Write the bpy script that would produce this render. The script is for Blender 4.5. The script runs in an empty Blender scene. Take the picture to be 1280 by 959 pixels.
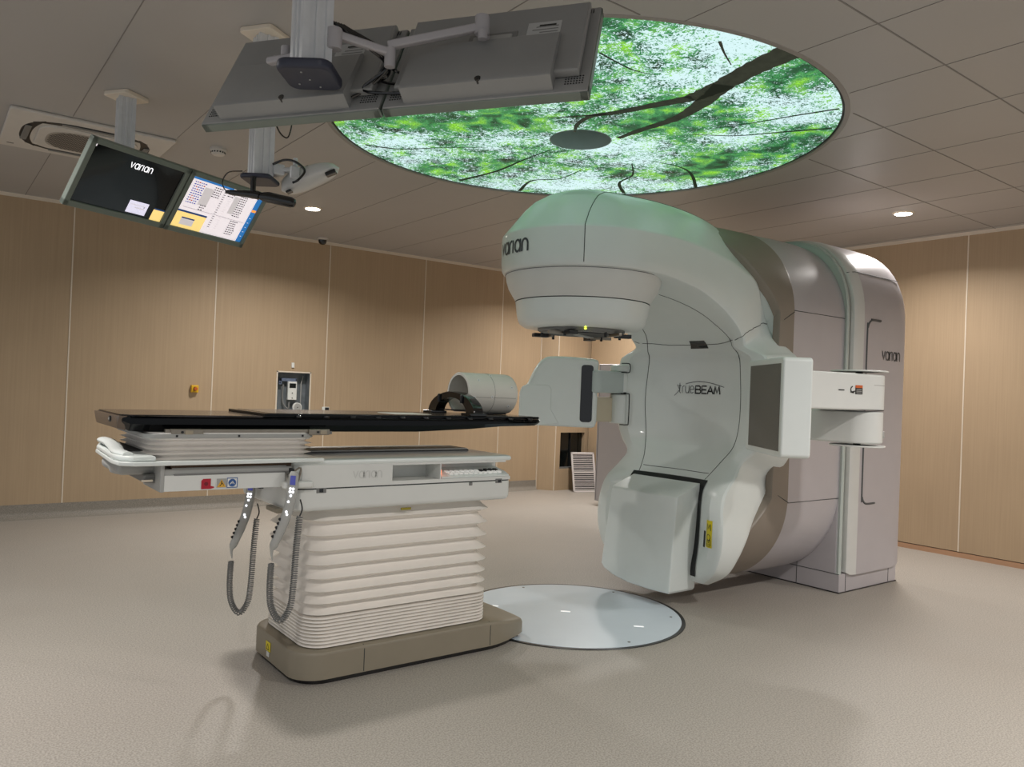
import bpy, bmesh, math, random
from mathutils import Vector, Matrix
from mathutils.bvhtree import BVHTree
random.seed(7)
PI = math.pi
scn = bpy.context.scene
COL = scn.collection

# ------------------------------------------------------------------ materials
def lin(c):
    def f(v):
        v = v/255.0
        return v/12.92 if v <= 0.04045 else ((v+0.055)/1.055)**2.4
    return (f(c[0]), f(c[1]), f(c[2]), 1.0)
_M = {}
def mat(name, rgb, rough=0.5, metal=0.0, coat=0.0, emit=0.0, spec=0.5, var=0.0, vscale=8.0, bump=0.0, bscale=200.0, trans=0.0):
    if name in _M: return _M[name]
    m = bpy.data.materials.new(name); m.use_nodes = True
    nt = m.node_tree; b = nt.nodes['Principled BSDF']
    c = lin(rgb)
    b.inputs['Base Color'].default_value = c
    b.inputs['Roughness'].default_value = rough
    b.inputs['Metallic'].default_value = metal
    b.inputs['Coat Weight'].default_value = coat
    b.inputs['Specular IOR Level'].default_value = spec
    if trans: b.inputs['Transmission Weight'].default_value = trans
    if emit:
        b.inputs['Emission Color'].default_value = c
        b.inputs['Emission Strength'].default_value = emit
    tc = nt.nodes.new('ShaderNodeTexCoord')
    n = nt.nodes.new('ShaderNodeTexNoise'); n.inputs['Scale'].default_value = vscale
    n.inputs['Detail'].default_value = 3
    nt.links.new(tc.outputs['Object'], n.inputs['Vector'])
    v = var if var else 0.02
    r = nt.nodes.new('ShaderNodeValToRGB')
    r.color_ramp.elements[0].position = 0.3; r.color_ramp.elements[1].position = 0.7
    r.color_ramp.elements[0].color = [x*(1-v) for x in c[:3]]+[1]
    r.color_ramp.elements[1].color = [min(1, x*(1+v)) for x in c[:3]]+[1]
    nt.links.new(n.outputs['Fac'], r.inputs['Fac'])
    nt.links.new(r.outputs['Color'], b.inputs['Base Color'])
    if bump:
        n2 = nt.nodes.new('ShaderNodeTexNoise'); n2.inputs['Scale'].default_value = bscale
        nt.links.new(tc.outputs['Object'], n2.inputs['Vector'])
        bp = nt.nodes.new('ShaderNodeBump'); bp.inputs['Strength'].default_value = bump; bp.inputs['Distance'].default_value = 0.002
        nt.links.new(n2.outputs['Fac'], bp.inputs['Height']); nt.links.new(bp.outputs['Normal'], b.inputs['Normal'])
    _M[name] = m
    return m

def wall_material():
    m = bpy.data.materials.new('beige_wood_laminate'); m.use_nodes = True
    nt = m.node_tree; b = nt.nodes['Principled BSDF']; L = nt.links.new
    tc = nt.nodes.new('ShaderNodeTexCoord')
    mp = nt.nodes.new('ShaderNodeMapping'); mp.inputs['Scale'].default_value = (95, 95, 1.6)
    n = nt.nodes.new('ShaderNodeTexNoise'); n.inputs['Scale'].default_value = 1.0; n.inputs['Detail'].default_value = 4
    n2 = nt.nodes.new('ShaderNodeTexNoise'); n2.inputs['Scale'].default_value = 1.1; n2.inputs['Detail'].default_value = 2
    L(tc.outputs['Object'], mp.inputs['Vector']); L(mp.outputs['Vector'], n.inputs['Vector']); L(tc.outputs['Object'], n2.inputs['Vector'])
    r = nt.nodes.new('ShaderNodeValToRGB')
    r.color_ramp.elements[0].position = .3; r.color_ramp.elements[0].color = lin((184, 160, 131))
    r.color_ramp.elements[1].position = .7; r.color_ramp.elements[1].color = lin((191, 167, 137))
    L(n.outputs['Fac'], r.inputs['Fac'])
    mx = nt.nodes.new('ShaderNodeMixRGB'); mx.blend_type = 'MULTIPLY'; mx.inputs['Fac'].default_value = .22
    L(r.outputs['Color'], mx.inputs['Color1']); L(n2.outputs['Fac'], mx.inputs['Color2'])
    L(mx.outputs['Color'], b.inputs['Base Color'])
    b.inputs['Roughness'].default_value = .55
    b.inputs['Specular IOR Level'].default_value = .25
    return m
def floor_material(name, c0, c1, rough=.33):
    m = bpy.data.materials.new(name); m.use_nodes = True
    nt = m.node_tree; b = nt.nodes['Principled BSDF']; L = nt.links.new
    tc = nt.nodes.new('ShaderNodeTexCoord')
    n = nt.nodes.new('ShaderNodeTexNoise'); n.inputs['Scale'].default_value = 140; n.inputs['Detail'].default_value = 2
    v = nt.nodes.new('ShaderNodeTexVoronoi'); v.inputs['Scale'].default_value = 170
    n2 = nt.nodes.new('ShaderNodeTexNoise'); n2.inputs['Scale'].default_value = .9; n2.inputs['Detail'].default_value = 5; n2.inputs['Distortion'].default_value = .8
    for x in (n, v, n2): L(tc.outputs['Object'], x.inputs['Vector'])
    r = nt.nodes.new('ShaderNodeValToRGB')
    r.color_ramp.elements[0].position = .38; r.color_ramp.elements[0].color = lin(c0)
    r.color_ramp.elements[1].position = .62; r.color_ramp.elements[1].color = lin(c1)
    L(n.outputs['Fac'], r.inputs['Fac'])
    r2 = nt.nodes.new('ShaderNodeValToRGB')
    r2.color_ramp.elements[0].position = .12; r2.color_ramp.elements[0].color = (.62, .6, .58, 1)
    r2.color_ramp.elements[1].position = .26; r2.color_ramp.elements[1].color = (1, 1, 1, 1)
    L(v.outputs['Distance'], r2.inputs['Fac'])
    mx = nt.nodes.new('ShaderNodeMixRGB'); mx.blend_type = 'MULTIPLY'; mx.inputs['Fac'].default_value = .28
    L(r.outputs['Color'], mx.inputs['Color1']); L(r2.outputs['Color'], mx.inputs['Color2'])
    L(mx.outputs['Color'], b.inputs['Base Color'])
    mr = nt.nodes.new('ShaderNodeMapRange'); mr.inputs['From Min'].default_value = .3; mr.inputs['From Max'].default_value = .7
    mr.inputs['To Min'].default_value = rough-.06; mr.inputs['To Max'].default_value = rough+.10
    L(n2.outputs['Fac'], mr.inputs['Value']); L(mr.outputs['Result'], b.inputs['Roughness'])
    b.inputs['Specular IOR Level'].default_value = .45
    return m
def canopy_material():
    m = bpy.data.materials.new('backlit_leaf_canopy_print'); m.use_nodes = True
    nt = m.node_tree; L = nt.links.new
    b = nt.nodes['Principled BSDF']
    b.inputs['Base Color'].default_value = (.02, .02, .02, 1); b.inputs['Roughness'].default_value = .5
    tc = nt.nodes.new('ShaderNodeTexCoord')
    def noise(scale, det=4, dist=0.0, rough=.5):
        n = nt.nodes.new('ShaderNodeTexNoise'); n.inputs['Scale'].default_value = scale
        n.inputs['Detail'].default_value = det; n.inputs['Distortion'].default_value = dist; n.inputs['Roughness'].default_value = rough
        L(tc.outputs['Object'], n.inputs['Vector']); return n
    big = noise(1.5, 3, .5); leaf = noise(40, 3, 1.0, .7); fine = noise(120, 2, .6, .6); hue = noise(7, 3, .4)
    # mask = big*1.0 + leaf*1.0 + fine*.4
    a = nt.nodes.new('ShaderNodeMath'); a.operation = 'MULTIPLY_ADD'; a.inputs[1].default_value = 1.1; L(big.outputs['Fac'], a.inputs[0]); L(leaf.outputs['Fac'], a.inputs[2])
    a2 = nt.nodes.new('ShaderNodeMath'); a2.operation = 'MULTIPLY_ADD'; a2.inputs[1].default_value = .6; L(fine.outputs['Fac'], a2.inputs[0]); L(a.outputs[0], a2.inputs[2])
    mr = nt.nodes.new('ShaderNodeMapRange'); mr.inputs['From Min'].default_value = 1.26; mr.inputs['From Max'].default_value = 1.31
    L(a2.outputs[0], mr.inputs['Value'])
    g = nt.nodes.new('ShaderNodeValToRGB'); cr = g.color_ramp
    cr.elements[0].position = .30; cr.elements[0].color = lin((10, 46, 26))
    cr.elements[1].position = .68; cr.elements[1].color = lin((150, 232, 60))
    for p, c in ((.42, (34, 104, 62)), (.52, (70, 160, 92)), (.60, (118, 194, 84))):
        e = cr.elements.new(p); e.color = lin(c)
    L(hue.outputs['Fac'], g.inputs['Fac'])
    dk = nt.nodes.new('ShaderNodeValToRGB'); dk.color_ramp.elements[0].position = .40; dk.color_ramp.elements[0].color = (.22, .3, .26, 1)
    dk.color_ramp.elements[1].position = .56; dk.color_ramp.elements[1].color = (1, 1, 1, 1)
    L(fine.outputs['Fac'], dk.inputs['Fac'])
    gm = nt.nodes.new('ShaderNodeMixRGB'); gm.blend_type = 'MULTIPLY'; gm.inputs['Fac'].default_value = .85
    L(g.outputs['Color'], gm.inputs['Color1']); L(dk.outputs['Color'], gm.inputs['Color2'])
    sky = nt.nodes.new('ShaderNodeRGB'); sky.outputs[0].default_value = lin((212, 242, 244))
    mx = nt.nodes.new('ShaderNodeMixRGB'); L(mr.outputs['Result'], mx.inputs['Fac'])
    L(sky.outputs[0], mx.inputs['Color1']); L(gm.outputs['Color'], mx.inputs['Color2'])
    L(mx.outputs['Color'], b.inputs['Emission Color']); b.inputs['Emission Strength'].default_value = PANEL
    return m
PANEL = .80

# ------------------------------------------------------------------ mesh builder
def catmull(pts, n=6):
    P = [Vector(p) for p in pts]
    if len(P) < 3: return P
    out = []
    for i in range(len(P)-1):
        p0 = P[i-1] if i else P[0]*2-P[1]
        p1, p2 = P[i], P[i+1]
        p3 = P[i+2] if i+2 < len(P) else P[-1]*2-P[-2]
        for k in range(n):
            t = k/n
            out.append(0.5*((2*p1)+(p2-p0)*t+(2*p0-5*p1+4*p2-p3)*t*t+(3*p1-p0-3*p2+p3)*t**3))
    out.append(P[-1]); return out

class MB:
    def __init__(s): s.v = []; s.f = []; s.mi = []; s.mats = []
    def _m(s, m):
        if m not in s.mats: s.mats.append(m)
        return s.mats.index(m)
    def add(s, verts, faces, m, M=None):
        o = len(s.v); i = s._m(m)
        for v in verts:
            v = Vector(v); s.v.append(M @ v if M else v)
        for f in faces: s.f.append([o+k for k in f]); s.mi.append(i)
    def addbm(s, bm, m, M=None):
        bm.verts.ensure_lookup_table()
        s.add([v.co.copy() for v in bm.verts], [[v.index for v in f.verts] for f in bm.faces], m, M); bm.free()
    def box(s, x0, x1, y0, y1, z0, z1, m, r=0.0, seg=3, M=None):
        bm = bmesh.new(); bmesh.ops.create_cube(bm, size=1)
        for v in bm.verts:
            v.co = Vector(((x0+x1)/2+v.co.x*(x1-x0), (y0+y1)/2+v.co.y*(y1-y0), (z0+z1)/2+v.co.z*(z1-z0)))
        if r > 0: bmesh.ops.bevel(bm, geom=bm.edges[:], offset=r, segments=seg, profile=.5, affect='EDGES')
        bm.verts.index_update(); s.addbm(bm, m, M); return s
    def prism(s, poly, h0, h1, m, axis='z', r=0.0, seg=3, M=None, rside=None):
        """poly of (a,b): axis z -> (x,y); axis y -> (x,z); axis x -> (y,z)"""
        bm = bmesh.new()
        def P(a, b, h): return {'z': (a, b, h), 'y': (a, h, b), 'x': (h, a, b)}[axis]
        lo = [bm.verts.new(P(a, b, h0)) for a, b in poly]; hi = [bm.verts.new(P(a, b, h1)) for a, b in poly]
        n = len(poly)
        fl = bm.faces.new(lo[::-1]); fh = bm.faces.new(hi)
        for i in range(n): bm.faces.new([lo[i], lo[(i+1) % n], hi[(i+1) % n], hi[i]])
        bmesh.ops.recalc_face_normals(bm, faces=bm.faces[:])
        if r > 0:
            es = set(fl.edges) | set(fh.edges)
            bmesh.ops.bevel(bm, geom=list(es), offset=r, segments=seg, profile=.5, affect='EDGES', clamp_overlap=True)
        bm.verts.index_update(); s.addbm(bm, m, M); return s
    def lathe(s, prof, m, c=(0, 0), n=48, axis='z', M=None, o=0.0):
        """prof list of (r, h)"""
        V = []; F = []
        for r, h in prof:
            for k in range(n):
                a = 2*PI*k/n
                p, q = c[0]+r*math.cos(a), c[1]+r*math.sin(a)
                V.append({'z': (p, q, h), 'x': (h, p, q), 'y': (p, h, q)}[axis])
        for i in range(len(prof)-1):
            for k in range(n):
                k2 = (k+1) % n
                F.append([i*n+k, i*n+k2, (i+1)*n+k2, (i+1)*n+k])
        F.append(list(range(n))[::-1]); F.append([(len(prof)-1)*n+k for k in range(n)])
        s.add(V, F, m, M); return s
    def cyl(s, c, r, h0, h1, m, axis='z', n=28, bev=0.0, M=None):
        pr = [(r, h0), (r, h1)] if not bev else [(r-bev, h0), (r-.3*bev, h0+.3*bev), (r, h0+bev), (r, h1-bev), (r-.3*bev, h1-.3*bev), (r-bev, h1)]
        return s.lathe(pr, m, c, n, axis, M)
    def tube(s, pts, rad, m, n=8, smooth=0, M=None, flat=1.0):
        P = [Vector(p) for p in pts]
        if smooth: P = catmull(P, smooth)
        Tn = []
        for i in range(len(P)):
            a = P[max(i-1, 0)]; b = P[min(i+1, len(P)-1)]
            t = (b-a); Tn.append(t.normalized() if t.length > 1e-9 else Vector((0, 0, 1)))
        up = Vector((0, 0, 1)) if abs(Tn[0].z) < .9 else Vector((1, 0, 0))
        u = Tn[0].cross(up).normalized()
        V = []; F = []
        for i, p in enumerate(P):
            u = (u-Tn[i]*u.dot(Tn[i]))
            u = u.normalized() if u.length > 1e-9 else Tn[i].orthogonal().normalized()
            w = Tn[i].cross(u)
            r = rad(i/(len(P)-1)) if callable(rad) else rad
            for k in range(n):
                a = 2*PI*k/n; V.append(p+u*(r*math.cos(a))+w*(r*flat*math.sin(a)))
        for i in range(len(P)-1):
            for k in range(n): F.append([i*n+k, i*n+(k+1) % n, (i+1)*n+(k+1) % n, (i+1)*n+k])
        F.append(list(range(n))[::-1]); F.append([(len(P)-1)*n+k for k in range(n)])
        s.add(V, F, m, M); return s
    def rings(s, R, m, cap=(True, True), closed=True, M=None):
        n = len(R[0]); V = [p for r in R for p in r]; F = []
        for i in range(len(R)-1):
            for k in range(n if closed else n-1):
                k2 = (k+1) % n; F.append([i*n+k, i*n+k2, (i+1)*n+k2, (i+1)*n+k])
        if cap[0]: F.append(list(range(n))[::-1])
        if cap[1]: F.append([(len(R)-1)*n+k for k in range(n)])
        s.add(V, F, m, M); return s
    def strokes(s, lines, w, fn, m):
        """flat ribbons along 2-D polylines, mapped to 3-D by fn(u,v)"""
        for pl in lines:
            pts = [Vector((a, b)) for a, b in pl]
            P2 = []
            for i in range(len(pts)-1):
                d = (pts[i+1]-pts[i]); n = max(1, int(d.length/(w*2.5)))
                for k in range(n): P2.append(pts[i]+d*(k/n))
            P2.append(pts[-1]); V = []; F = []
            for i, p in enumerate(P2):
                t = (P2[min(i+1, len(P2)-1)]-P2[max(i-1, 0)])
                t = t.normalized() if t.length > 1e-9 else Vector((1, 0))
                nn = Vector((-t.y, t.x))*(w/2)
                e = t*(w*.3)*(1 if i == len(P2)-1 else (-1 if i == 0 else 0))
                V += [fn(*(p+nn+e)), fn(*(p-nn+e))]
            for i in range(len(P2)-1): F.append([2*i, 2*i+1, 2*i+3, 2*i+2])
            s.add(V, F, m)
        return s
    def build(s, name, parent=None, world=True, angle=35, kind=None, label=None, merge=True):
        me = bpy.data.meshes.new(name)
        me.from_pydata([tuple(v) for v in s.v], [], s.f)
        for m in s.mats: me.materials.append(m)
        me.polygons.foreach_set('material_index', s.mi)
        bm = bmesh.new(); bm.from_mesh(me)
        if merge: bmesh.ops.remove_doubles(bm, verts=bm.verts[:], dist=1e-5)
        bmesh.ops.recalc_face_normals(bm, faces=bm.faces[:])
        bm.to_mesh(me); bm.free()
        me.polygons.foreach_set('use_smooth', [True]*len(me.polygons))
        me.set_sharp_from_angle(angle=math.radians(angle))
        o = bpy.data.objects.new(name, me); COL.objects.link(o)
        if parent is not None:
            root = parent
            while root.parent: root = root.parent
            if world: me.transform(root_matrix(root).inverted())
            o.parent = parent
        if len(s.f) > 5:
            wn = o.modifiers.new('weighted_normals', 'WEIGHTED_NORMAL'); wn.keep_sharp = True; wn.weight = 60
        if kind: o['kind'] = kind
        if label: o['label'] = label
        return o
def root_matrix(r):
    return Matrix.LocRotScale(r.location, r.rotation_euler.to_quaternion(), None)
def thing(name, label, cat, loc=(0, 0, 0), rot=None, group=None):
    o = bpy.data.objects.new(name, None); COL.objects.link(o)
    o.empty_display_size = .1; o.location = loc
    if rot is not None: o.rotation_euler = rot
    o['label'] = label; o['category'] = cat
    if group: o['group'] = group
    return o
def tag(o, label, cat, group=None):
    o['label'] = label; o['category'] = cat
    if group: o['group'] = group
    return o
def dup(root, loc, label=None, rotz=None):
    r = root.copy(); COL.objects.link(r); r.location = loc
    if rotz is not None: r.rotation_euler = (0, 0, rotz)
    if label: r['label'] = label
    for ch in list(root.children):
        c = ch.copy(); COL.objects.link(c); c.parent = r
        for g in list(ch.children):
            d = g.copy(); COL.objects.link(d); d.parent = c
    return r
def rrect(x0, x1, y0, y1, r, n=6):
    out = []
    for cx, cy, a0 in ((x1-r, y1-r, 0), (x0+r, y1-r, 90), (x0+r, y0+r, 180), (x1-r, y0+r, 270)):
        for k in range(n+1):
            a = math.radians(a0+90*k/n); out.append((cx+r*math.cos(a), cy+r*math.sin(a)))
    return out
def hull2(a, ra, b, rb, n=12):
    """plan outline of two discs joined by tangents"""
    ang = math.atan2(b[1]-a[1], b[0]-a[0]); out = []
    for k in range(n+1):
        t = ang-PI/2+PI*k/n; out.append((b[0]+rb*math.cos(t), b[1]+rb*math.sin(t)))
    for k in range(n+1):
        t = ang+PI/2+PI*k/n; out.append((a[0]+ra*math.cos(t), a[1]+ra*math.sin(t)))
    return out

# ------------------------------------------------------------------ lettering
def arc(cx, cy, rx, ry, a0, a1, n=10):
    return [(cx+rx*math.cos(math.radians(a0+(a1-a0)*k/n)), cy+ry*math.sin(math.radians(a0+(a1-a0)*k/n))) for k in range(n+1)]
LOW = {  # lower case geometric letters, x-height 1
 'v': (.72, [[(0, 1), (.34, 0), (.70, 1)]]),
 'a': (.78, [[(.74, 1), (.74, 0)], [(.74, .62)]+arc(.37, .5, .37, .5, 25, 335, 16)+[(.74, .38)]]),
 'r': (.40, [[(0, 0), (0, .55)]+arc(.38, .6, .38, .4, 180, 90, 6)]),
 'i': (.10, [[(.0, 0), (.0, 1)]]),
 'n': (.70, [[(0, 0), (0, .6)]+arc(.34, .6, .34, .4, 180, 0, 10)+[(.68, 0)]]),
 'u': (.70, [[(0, 1), (0, .4)]+arc(.34, .4, .34, .4, 180, 360, 10)+[(.68, 1)], [(.68, .4), (.68, 0)]]),
 'e': (.72, [[(.02, .52), (.70, .52)]+arc(.36, .5, .35, .5, 8, 315, 16)]),
 't': (.42, [[(.12, 1.35), (.12, .2)]+arc(.32, .2, .2, .2, 180, 270, 5), [(-.06, 1), (.36, 1)]]),
 'B': (.86, [[(0, 0), (0, 1), (.62, 1), (.74, .88), (.74, .64), (.62, .52), (0, .52)], [(.62, .52), (.80, .40), (.80, .12), (.66, 0), (0, 0)]]),
 'E': (.76, [[(.72, 1), (0, 1), (0, 0), (.72, 0)], [(0, .5), (.66, .5)]]),
 'A': (.90, [[(0, 0), (.44, 1), (.88, 0)], [(.2, .3), (.68, .3)]]),
 'M': (1.0, [[(0, 0), (.12, 1), (.48, .1), (.86, 1), (.98, 0)]]),
}
def word(txt, h, gap=.22, wide=1.0):
    x = 0; out = []
    for ch in txt:
        w, ls = LOW[ch]
        for l in ls: out.append([((x+a*wide)*h, b*h) for a, b in l])
        x += w*wide+gap
    return out, (x-gap)*h
def fit(lines, total, want, u0=0, v0=0):
    k = want/total
    return [[(u0+a*k, v0+b) for a, b in l] for l in lines]

# ------------------------------------------------------------------ palette
WHITE = mat('pearl_white_cover', (226, 231, 228), .32, coat=.25, var=.012)
WHITE2 = mat('satin_white_cover', (222, 223, 219), .42, var=.015)
SILV = mat('silver_grey_cover', (192, 187, 190), .34, metal=.10, var=.015)
TAUPE = mat('taupe_band', (142, 131, 119), .40, var=.02)
BASEC = mat('khaki_base_cover', (142, 133, 116), .45, var=.03)
SEAM = mat('dark_seam', (62, 66, 64), .6)
DARK = mat('dark_plastic', (26, 27, 29), .45, var=.05)
BLACK = mat('gloss_black', (9, 9, 11), .12, coat=.5)
CARB = mat('couch_top_carbon', (5, 6, 9), .14, coat=.08, spec=.22, var=.05)
CARBT = mat('couch_top_surface', (74, 63, 54), .22, coat=.3, var=.05, vscale=40)
GREY = mat('mid_grey_plastic', (120, 120, 118), .45, var=.03)
LGREY = mat('light_grey_plastic', (165, 165, 162), .45, var=.03)
ALU = mat('brushed_aluminium', (214, 216, 218), .38, metal=.25, var=.04, vscale=30)
STEEL = mat('brushed_steel', (150, 142, 130), .35, metal=.85, var=.06, vscale=50)
LOGO = mat('logo_grey', (72, 76, 80), .4)
BELL = mat('cream_bellows', (240, 234, 226), .55, var=.02)
BELLD = mat('grey_bellows', (232, 227, 221), .5, var=.02)
NAVY = mat('navy_plastic', (44, 47, 62), .45, var=.05)
MONG = mat('monitor_grey', (142, 142, 140), .42, var=.03)
MONF = mat('monitor_frame_silver', (118, 126, 118), .38, metal=.2, var=.03)
CEIL = mat('ceiling_panel_metal', (174, 170, 166), .45, metal=0.0, var=.02, vscale=1.5)
CEILS = mat('ceiling_seam', (134, 129, 124), .7)
CREAM = mat('cream_trim', (222, 210, 192), .45)
WALL = wall_material()
FLOOR = floor_material('speckled_vinyl', (150, 144, 136), (180, 173, 164), .5)
COVE = floor_material('vinyl_cove', (126, 120, 111), (148, 141, 131), .5)

# ------------------------------------------------------------------ room shell
XR, YL, ZC = 4.22, 4.68, 2.89
XN, YN = -5.0, -5.4
def struct(mb, name): return mb.build(name, kind='structure')
m = MB(); m.box(XN-.1, XR+.1, YN-.1, YL+.1, -.1, 0, FLOOR); struct(m, 'floor')
# ceiling with a round hole for the light panel
m = MB()
RH = 1.512; n = 96
V = [(-.036+RH*math.cos(2*PI*k/n), .054+RH*math.sin(2*PI*k/n), ZC) for k in range(n)]
def sq(a):
    dx, dy = math.cos(a), math.sin(a)
    t = min((XR+.1)/dx if dx > 1e-9 else ((XN-.1)/dx if dx < -1e-9 else 1e9), (YL+.1)/dy if dy > 1e-9 else ((YN-.1)/dy if dy < -1e-9 else 1e9))
    return (dx*t, dy*t, ZC)
angs = [2*PI*k/n for k in range(n)]
V2 = [sq(a) for a in angs]
cor = [(XR+.1, YL+.1), (XN-.1, YL+.1), (XN-.1, YN-.1), (XR+.1, YN-.1)]
for cx, cy in cor:   # snap the nearest outer vertex to each corner
    a = math.atan2(cy, cx) % (2*PI); k = min(range(n), key=lambda i: abs(((angs[i]-a+PI) % (2*PI))-PI)); V2[k] = (cx, cy, ZC)
F = [[k, (k+1) % n, n+(k+1) % n, n+k] for k in range(n)]
m.add(V+V2, F, CEIL)
top = [(x, y, ZC+.12) for x, y, z in V]; top2 = [(x, y, ZC+.12) for x, y, z in V2]
m.add(V+top, F, CEIL)
m.add(top+top2, F, CEIL)
m.add(V2+top2, F, CEIL)
def seg_out(p0, p1, w, zz=ZC):
    """seam strip, cut where it meets the round opening or the cassette"""
    d = Vector(p1)-Vector(p0); N = int(d.length/.03)
    run = None
    def ok(p): return (p-Vector((-.036, .054))).length > 1.53 and not (-2.83 < p.x < -1.84 and 1.93 < p.y < 2.92)
    for i in range(N+1):
        p = Vector(p0)+d*(i/N)
        if ok(p) and run is None: run = p
        if (not ok(p) or i == N) and run is not None:
            q = p
            if abs(d.x) > abs(d.y): m.box(run.x, q.x, run.y-w/2, run.y+w/2, zz-.002, zz+.002, CEILS)
            else: m.box(run.x-w/2, run.x+w/2, run.y, q.y, zz-.002, zz+.002, CEILS)
            run = None
for k in range(-4, 12):
    x = -2.477+.6*k
    if XN < x < XR: seg_out((x, YN), (x, YL), .0045 if k in (0, 2) else .0018)
for y in (-1.235, -.62, -1.83, -2.45, -3.05, -3.65, -4.3):
    seg_out((0 if y > -.7 else XN, y), (XR, y), .007)
struct(m, 'ceiling')

# left wall (y = YL) with a square opening for the service recess
HX0, HX1, HZ0, HZ1 = -.115, .255, .995, 1.425
seams = [-3.37, -2.084, -.791, .43, 1.666, 2.84]
m = MB()
m.box(XN, HX0, YL, YL+.2, 0, ZC, WALL); m.box(HX1, 3.52, YL, YL+.2, 0, ZC, WALL)
m.box(HX0, HX1, YL, YL+.2, 0, HZ0, WALL); m.box(HX0, HX1, YL, YL+.2, HZ1, ZC, WALL)
for x in seams: m.box(x-.005, x+.005, YL-.004, YL, .12, ZC-.03, CREAM)
m.box(XN, 3.52, YL-.015, YL, ZC-.03, ZC, CREAM)
struct(m, 'wall_left')
m = MB()
m.prism([(YL, 0), (YL-.06, 0), (YL-.045, .006), (YL-.018, .03), (YL-.008, .06), (YL-.006, .13), (YL, .13)], XN, 3.50, COVE, axis='x'); struct(m, 'baseboard_left')
# far right wall (x = XR)
m = MB()
m.box(XR, XR+.2, YN, 4.45, .05, ZC, WALL)
for y in (-.40, .84, -1.64, 2.08, 3.32, -2.9): m.box(XR-.004, XR, y-.005, y+.005, .05, ZC-.03, CREAM)
m.box(XR-.015, XR, YN, 4.45, ZC-.03, ZC, CREAM)
m.box(XR+.02, XR+.05, YN, 4.45, .0, .055, DARK)
struct(m, 'wall_right')
PEACH = mat('peach_skirting', (176, 138, 108), .45, var=.03)
m = MB(); m.box(XR-.004, XR+.03, YN, 4.45, 0, .043, PEACH); struct(m, 'baseboard_right')
# boxed-out corner with a low dark service window
FY = 4.50
m = MB()
m.prism([(3.50, 4.69), (3.67, FY), (3.75, FY+.10), (3.75, 4.9), (3.5, 4.9)], 0, ZC, WALL)
WX0, WX1, WZ0, WZ1 = 3.76, 4.20, .29, .78
m.box(3.67, WX0, FY, FY+.1, 0, ZC, WALL); m.box(WX1, 4.42, FY, FY+.1, 0, ZC, WALL)
m.box(WX0, WX1, FY, FY+.1, 0, WZ0, WALL); m.box(WX0, WX1, FY, FY+.1, WZ1, ZC, WALL)
m.box(3.666, 3.676, FY-.006, FY+.004, 0, ZC, CREAM)
m.box(3.50, 3.508, 4.665, 4.685, 0, ZC, CREAM)
m.box(3.67, 4.22, FY-.012, FY, ZC-.03, ZC, CREAM)
struct(m, 'wall_corner')
m = MB(); GL = mat('dark_glass', (16, 20, 20), .12, coat=.3, var=.2, vscale=5)
m.box(WX0, WX1, FY+.06, FY+.075, WZ0, WZ1, GL); m.box(WX0, WX1, FY+.01, FY+.05, WZ0, WZ0+.02, GREY)
m.box((WX0+WX1)/2-.005, (WX0+WX1)/2+.005, FY+.04, FY+.06, WZ0, WZ1, DARK)
struct(m, 'window_1')
# ------------------------------------------------------------------ luminous ceiling panel
pan = thing('luminous_ceiling_panel', 'large round backlit ceiling panel printed with green tree canopy above the machine', 'ceiling light', (0, 0, ZC))
HC, HR = (.055, .135), .190
CAN = canopy_material()
m = MB(); n = 128
ZP = ZC+.008; PC = (-.036, .054)
ring = [(PC[0]+1.495*math.cos(2*PI*k/n), PC[1]+1.495*math.sin(2*PI*k/n), ZP) for k in range(n)]
hole = [(HC[0]+HR*math.cos(2*PI*k/n), HC[1]+HR*math.sin(2*PI*k/n), ZP) for k in range(n)]
V = []; F = []; NR = 6
for j in range(NR+1):
    for k in range(n): V.append(Vector(hole[k]).lerp(Vector(ring[k]), j/NR))
for j in range(NR):
    for k in range(n): F.append([j*n+k, j*n+(k+1) % n, (j+1)*n+(k+1) % n, (j+1)*n+k])
m.add(V, F, CAN); m.build('printed_panel', pan)
m = MB()
FR = mat('panel_rim_grey', (150, 144, 138), .45, var=.02)
R0 = [[(PC[0]+r*math.cos(2*PI*k/n), PC[1]+r*math.sin(2*PI*k/n), z) for k in range(n)] for r, z in ((1.49, ZP), (1.492, ZC-.003), (1.515, ZC-.003), (1.518, ZC), (1.53, ZP+.01))]
m.rings(R0, FR, cap=(False, False))
R1 = [[(PC[0]+r*math.cos(2*PI*k/n), PC[1]+r*math.sin(2*PI*k/n), z) for k in range(n)] for r, z in ((1.492, ZP-.001), (1.480, ZP-.002), (1.478, ZP-.001))]
m.rings(R1, DARK, cap=(False, False))
m.build('rim', pan)
m = MB()
TEAL = mat('opening_sleeve_grey', (176, 196, 194), .6)
R2 = [[(HC[0]+r*math.cos(2*PI*k/64), HC[1]+r*math.sin(2*PI*k/64), z) for k in range(64)] for r, z in ((HR+.004, ZP-.003), (HR-.002, ZP-.003), (HR-.003, ZP+.12), (.0001, ZP+.121))]
m.rings(R2[:3], TEAL, cap=(False, False)); m.rings(R2[2:], DARK, cap=(False, False))
m.build('round_opening', pan)
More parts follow.
